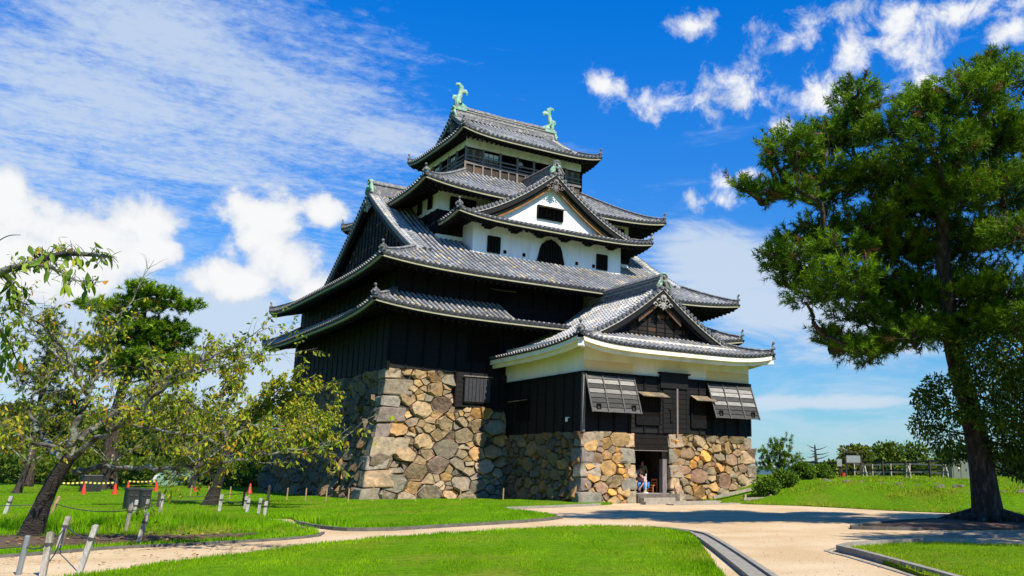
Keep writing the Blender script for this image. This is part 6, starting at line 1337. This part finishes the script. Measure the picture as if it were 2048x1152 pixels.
# low rail and ramp edge beside the turret
t = thing('timber_edging', (5.0, -19.2, .4), 'low timber edging and handrail stub by the turret right corner', 'edging')
for a, b in (((3.6, -18.9, .25), (7.6, -19.8, 1.0)), ((4.2, -20.6, .22), (5.6, -21.3, .26))): mb = MB(); mb.beam(a, b, .14, .14); mb.build('timber', MT['palewood'], t)
for p in ((5.5, -21.2), (4.3, -20.6)): mb = MB(); mb.beam((*p, 0), (*p, .45), .12, .12, up=Vector((0, 1, 0))); mb.build('stub_post', MT['palewood'], t)

# ------------------------------------------------------------------ people
def skinned(name, pts, edges, m, parent, loc, rz, sub=1):
    """pts: list of (x,y,z,radius); grown with Skin + Subdivision, root at vertex 0"""
    me = bpy.data.meshes.new(name); R = Matrix.Rotation(rz, 3, 'Z'); me.from_pydata([tuple(R @ Vector(p[:3])) for p in pts], edges, []); o = bpy.data.objects.new(name, me); link(o, parent)
    md = o.modifiers.new('skin', 'SKIN'); sv = me.skin_vertices[0].data
    for i, p in enumerate(pts): sv[i].radius = (p[3], p[3]); sv[i].use_root = (i == 0)
    sb = o.modifiers.new('sub', 'SUBSURF'); sb.levels = sb.render_levels = sub; me.materials.append(m); return o
def person(loc, rz, label, J, top, legs, hair='hair', hat=None, sleeve=True):
    t = thing('person', loc, label, 'person'); V = []; E = []
    def v(p, r): V.append((*p, r)); return len(V)-1
    def chain(i, pr):
        for p, r in pr: j = v(p, r); E.append((i, j)); i = j
        return i
    J = {k: Vector(p) for k, p in J.items()}
    pel = v(J['pelvis'], .125); chest = chain(pel, [(J['pelvis'].lerp(J['neck'], .5), .125), (J['pelvis'].lerp(J['neck'], .82), .13)]); nk = chain(chest, [(J['neck'], .06)]); hd = chain(nk, [(J['head']+Vector((0, 0, -.05)), .085), (J['head']+Vector((0, 0, .07)), .09)])
    fw = J['face']; chain(hd-1, [(J['head']+fw*.105+Vector((0, 0, -.01)), .022)])
    for s in ('l', 'r'):
        h = chain(chest, [(J['sh'+s], .062), (J['el'+s], .046), (J['ha'+s], .034)]); d = (J['ha'+s]-J['el'+s]).normalized(); pm = chain(h, [(J['ha'+s]+d*.07, .03)]); sd = d.cross(fw)
        sd = sd.normalized() if sd.length > .1 else Vector((1, 0, 0))
        for q, L in ((-.033, .065), (-.011, .08), (.011, .078), (.033, .06)): chain(pm, [(J['ha'+s]+d*.10+sd*q, .009), (J['ha'+s]+d*(.10+L*.6)+sd*q*1.1+fw*.012, .008), (J['ha'+s]+d*(.10+L)+sd*q*1.1+fw*.03, .007)])
        chain(h, [(J['ha'+s]+d*.03+sd*.045, .012), (J['ha'+s]+d*.07+sd*.07, .010)])
        if 'an'+s in J: f = chain(pel, [(J['hi'+s], .10), (J['kn'+s], .07), (J['an'+s], .045)]); chain(f, [(J['an'+s]+fw*.14+Vector((0, 0, -.05)), .04)])
    skinned('body', V, E, MT['skin'], t, loc, rz)
    A = J['pelvis']; N_ = J['neck']; S = [(*A, .155), (*A.lerp(N_, .35), .15), (*A.lerp(N_, .8), .155), (*A.lerp(N_, .97), .075)]; SE = [(0, 1), (1, 2), (2, 3)]
    for s in ('l', 'r'): k = len(S); S += [(*J['sh'+s], .082), (*J['sh'+s].lerp(J['el'+s], .8 if sleeve else .5), .066)]; SE += [(2, k), (k, k+1)]
    skinned('shirt', S, SE, MT[top], t, loc, rz)
    if 'anl' in J:
        S = [(*A, .16)]; SE = []
        for s in ('l', 'r'): k = len(S); S += [(*J['hi'+s], .12), (*J['kn'+s], .09), (*J['kn'+s].lerp(J['an'+s], .85), .065)]; SE += [(0, k), (k, k+1), (k+1, k+2)]
        skinned('trousers', S, SE, MT[legs], t, loc, rz)
    R = Matrix.Rotation(rz, 3, 'Z'); L0 = Vector(loc); hc = L0+R @ (J['head']+Vector((0, 0, .05))-fw*.025)
    mb = MB(); mb.ball(hc, .118, 10, 6, sc=(1, 1, .98)); bm_ = mb.build('hair', MT[hair], t, smooth=True)
    for q in (-.035, .035): mb = MB(); mb.ball(L0+R @ (J['head']+fw*.098+Vector((0, 0, .025))+fw.cross(Vector((0, 0, 1)))*q), .012, 6, 4); mb.build('eye', MT['hair'], t)
    if hat:
        mb = MB(); mb.tube([hc+Vector((0, 0, .05)), hc+Vector((0, 0, .07)), hc+Vector((0, 0, .075)), hc+Vector((0, 0, .18)), hc+Vector((0, 0, .19))], [.25, .24, .125, .105, .05], 14); mb.build('hat', MT[hat], t)
    return t
F_ = Vector((0, -1, 0))
STAND = dict(pelvis=(0, 0, .92), neck=(0, 0, 1.40), head=(0, -.02, 1.56), face=(0, -1, 0), shl=(-.19, 0, 1.34), shr=(.19, 0, 1.34), ell=(-.24, -.02, 1.06), elr=(.24, -.02, 1.06), hal=(-.22, -.14, .86), har=(.22, -.14, .86), hil=(-.10, 0, .86), hir=(.10, 0, .86), knl=(-.11, -.02, .48), knr=(.11, -.02, .48), anl=(-.12, .02, .09), anr=(.12, .02, .09))
# visitor on the top gallery, arms on the rail
GAL = dict(STAND, ell=(-.25, -.16, 1.12), elr=(.25, -.16, 1.12), hal=(-.16, -.36, .98), har=(.14, -.36, .98), neck=(0, -.08, 1.38), head=(0, -.14, 1.54), shl=(-.19, -.07, 1.33), shr=(.19, -.07, 1.33))
person((-.25, -2.86, 21.62-.35), .15, 'visitor in a straw hat and lilac top leaning on the top gallery rail', GAL, 'lilac', 'navy', hat='straw')
# staff in the doorway
person((.92, -16.2, .48), -.5, 'person in tan top and dark red trousers standing inside the doorway', dict(STAND, hal=(-.24, -.2, .95), har=(.24, -.10, .88), elr=(.27, .02, 1.10)), 'tan', 'maroon')
CRO = dict(pelvis=(0, .12, .42), neck=(0, -.22, .80), head=(0, -.32, .93), face=(0, -.85, -.5), shl=(-.18, -.16, .75), shr=(.18, -.16, .75), ell=(-.24, -.36, .55), elr=(.22, -.36, .52), hal=(-.24, -.44, .28), har=(.12, -.48, .30), hil=(-.11, .08, .40), hir=(.11, .08, .40), knl=(-.17, -.32, .48), knr=(.17, -.30, .46), anl=(-.15, -.18, .09), anr=(.15, -.16, .09))
person((.40, -17.1, .48), -1.2, 'person in pale pink shirt and blue trousers crouching at the doorway', CRO, 'pink', 'blue', sleeve=False)
person((.22, -16.5, .48), .2, 'person in pale blue shirt bending behind the left door jamb', dict(CRO, pelvis=(0, .10, .85), neck=(0, -.25, 1.12), head=(0, -.38, 1.2), shl=(-.18, -.2, 1.08), shr=(.18, -.2, 1.08), ell=(-.22, -.3, .85), elr=(.22, -.3, .85), hal=(-.14, -.42, .66), har=(.14, -.42, .66), hil=(-.1, .08, .80), hir=(.1, .08, .80), knl=(-.11, .02, .45), knr=(.11, .02, .45), anl=(-.11, .06, .09), anr=(.11, .06, .09)), 'shade_cloth', 'navy')
def chair(x, y, z, rz):
    t = thing('wooden_chair', (x, y, z), 'small orange wooden chair inside the doorway', 'chair'); R = Matrix.Rotation(rz, 3, 'Z'); o_ = lambda a, b, c: Vector((x, y, z))+R @ Vector((a, b, c))
    mb = MB(); mb.box(o_(0, 0, .38), (.38, .38, .04), R); mb.build('seat', MT['orange'], t)
    for a, b, h in ((-.17, -.17, .38), (.17, -.17, .38), (-.17, .17, .72), (.17, .17, .72)): mb = MB(); mb.beam(o_(a, b, 0), o_(a, b, h), .04, .04, up=Vector((0, 1, 0))); mb.build('leg', MT['orange'], t)
    for h in (.5, .66): mb = MB(); mb.beam(o_(-.17, .17, h), o_(.17, .17, h), .03, .07); mb.build('back_slat', MT['orange'], t)
    for h in (.12, .25): mb = MB(); mb.beam(o_(-.17, -.17, h), o_(.17, -.17, h), .025, .03); mb.build('stretcher', MT['orange'], t)
chair(.98, -17.05, .48, -1.3)
t = thing('barrier_pole', (.16, -17.6, .48), 'slim white pole with round foot standing in the doorway', 'pole'); mb = MB(); mb.tube([(.16, -17.6, .52), (.16, -17.6, 1.45)], .022, 8); mb.build('shaft', MT['white'], t); mb = MB(); mb.tube([(.16, -17.6, .48), (.16, -17.6, .52)], [.13, .11], 14); mb.build('foot', MT['white'], t)
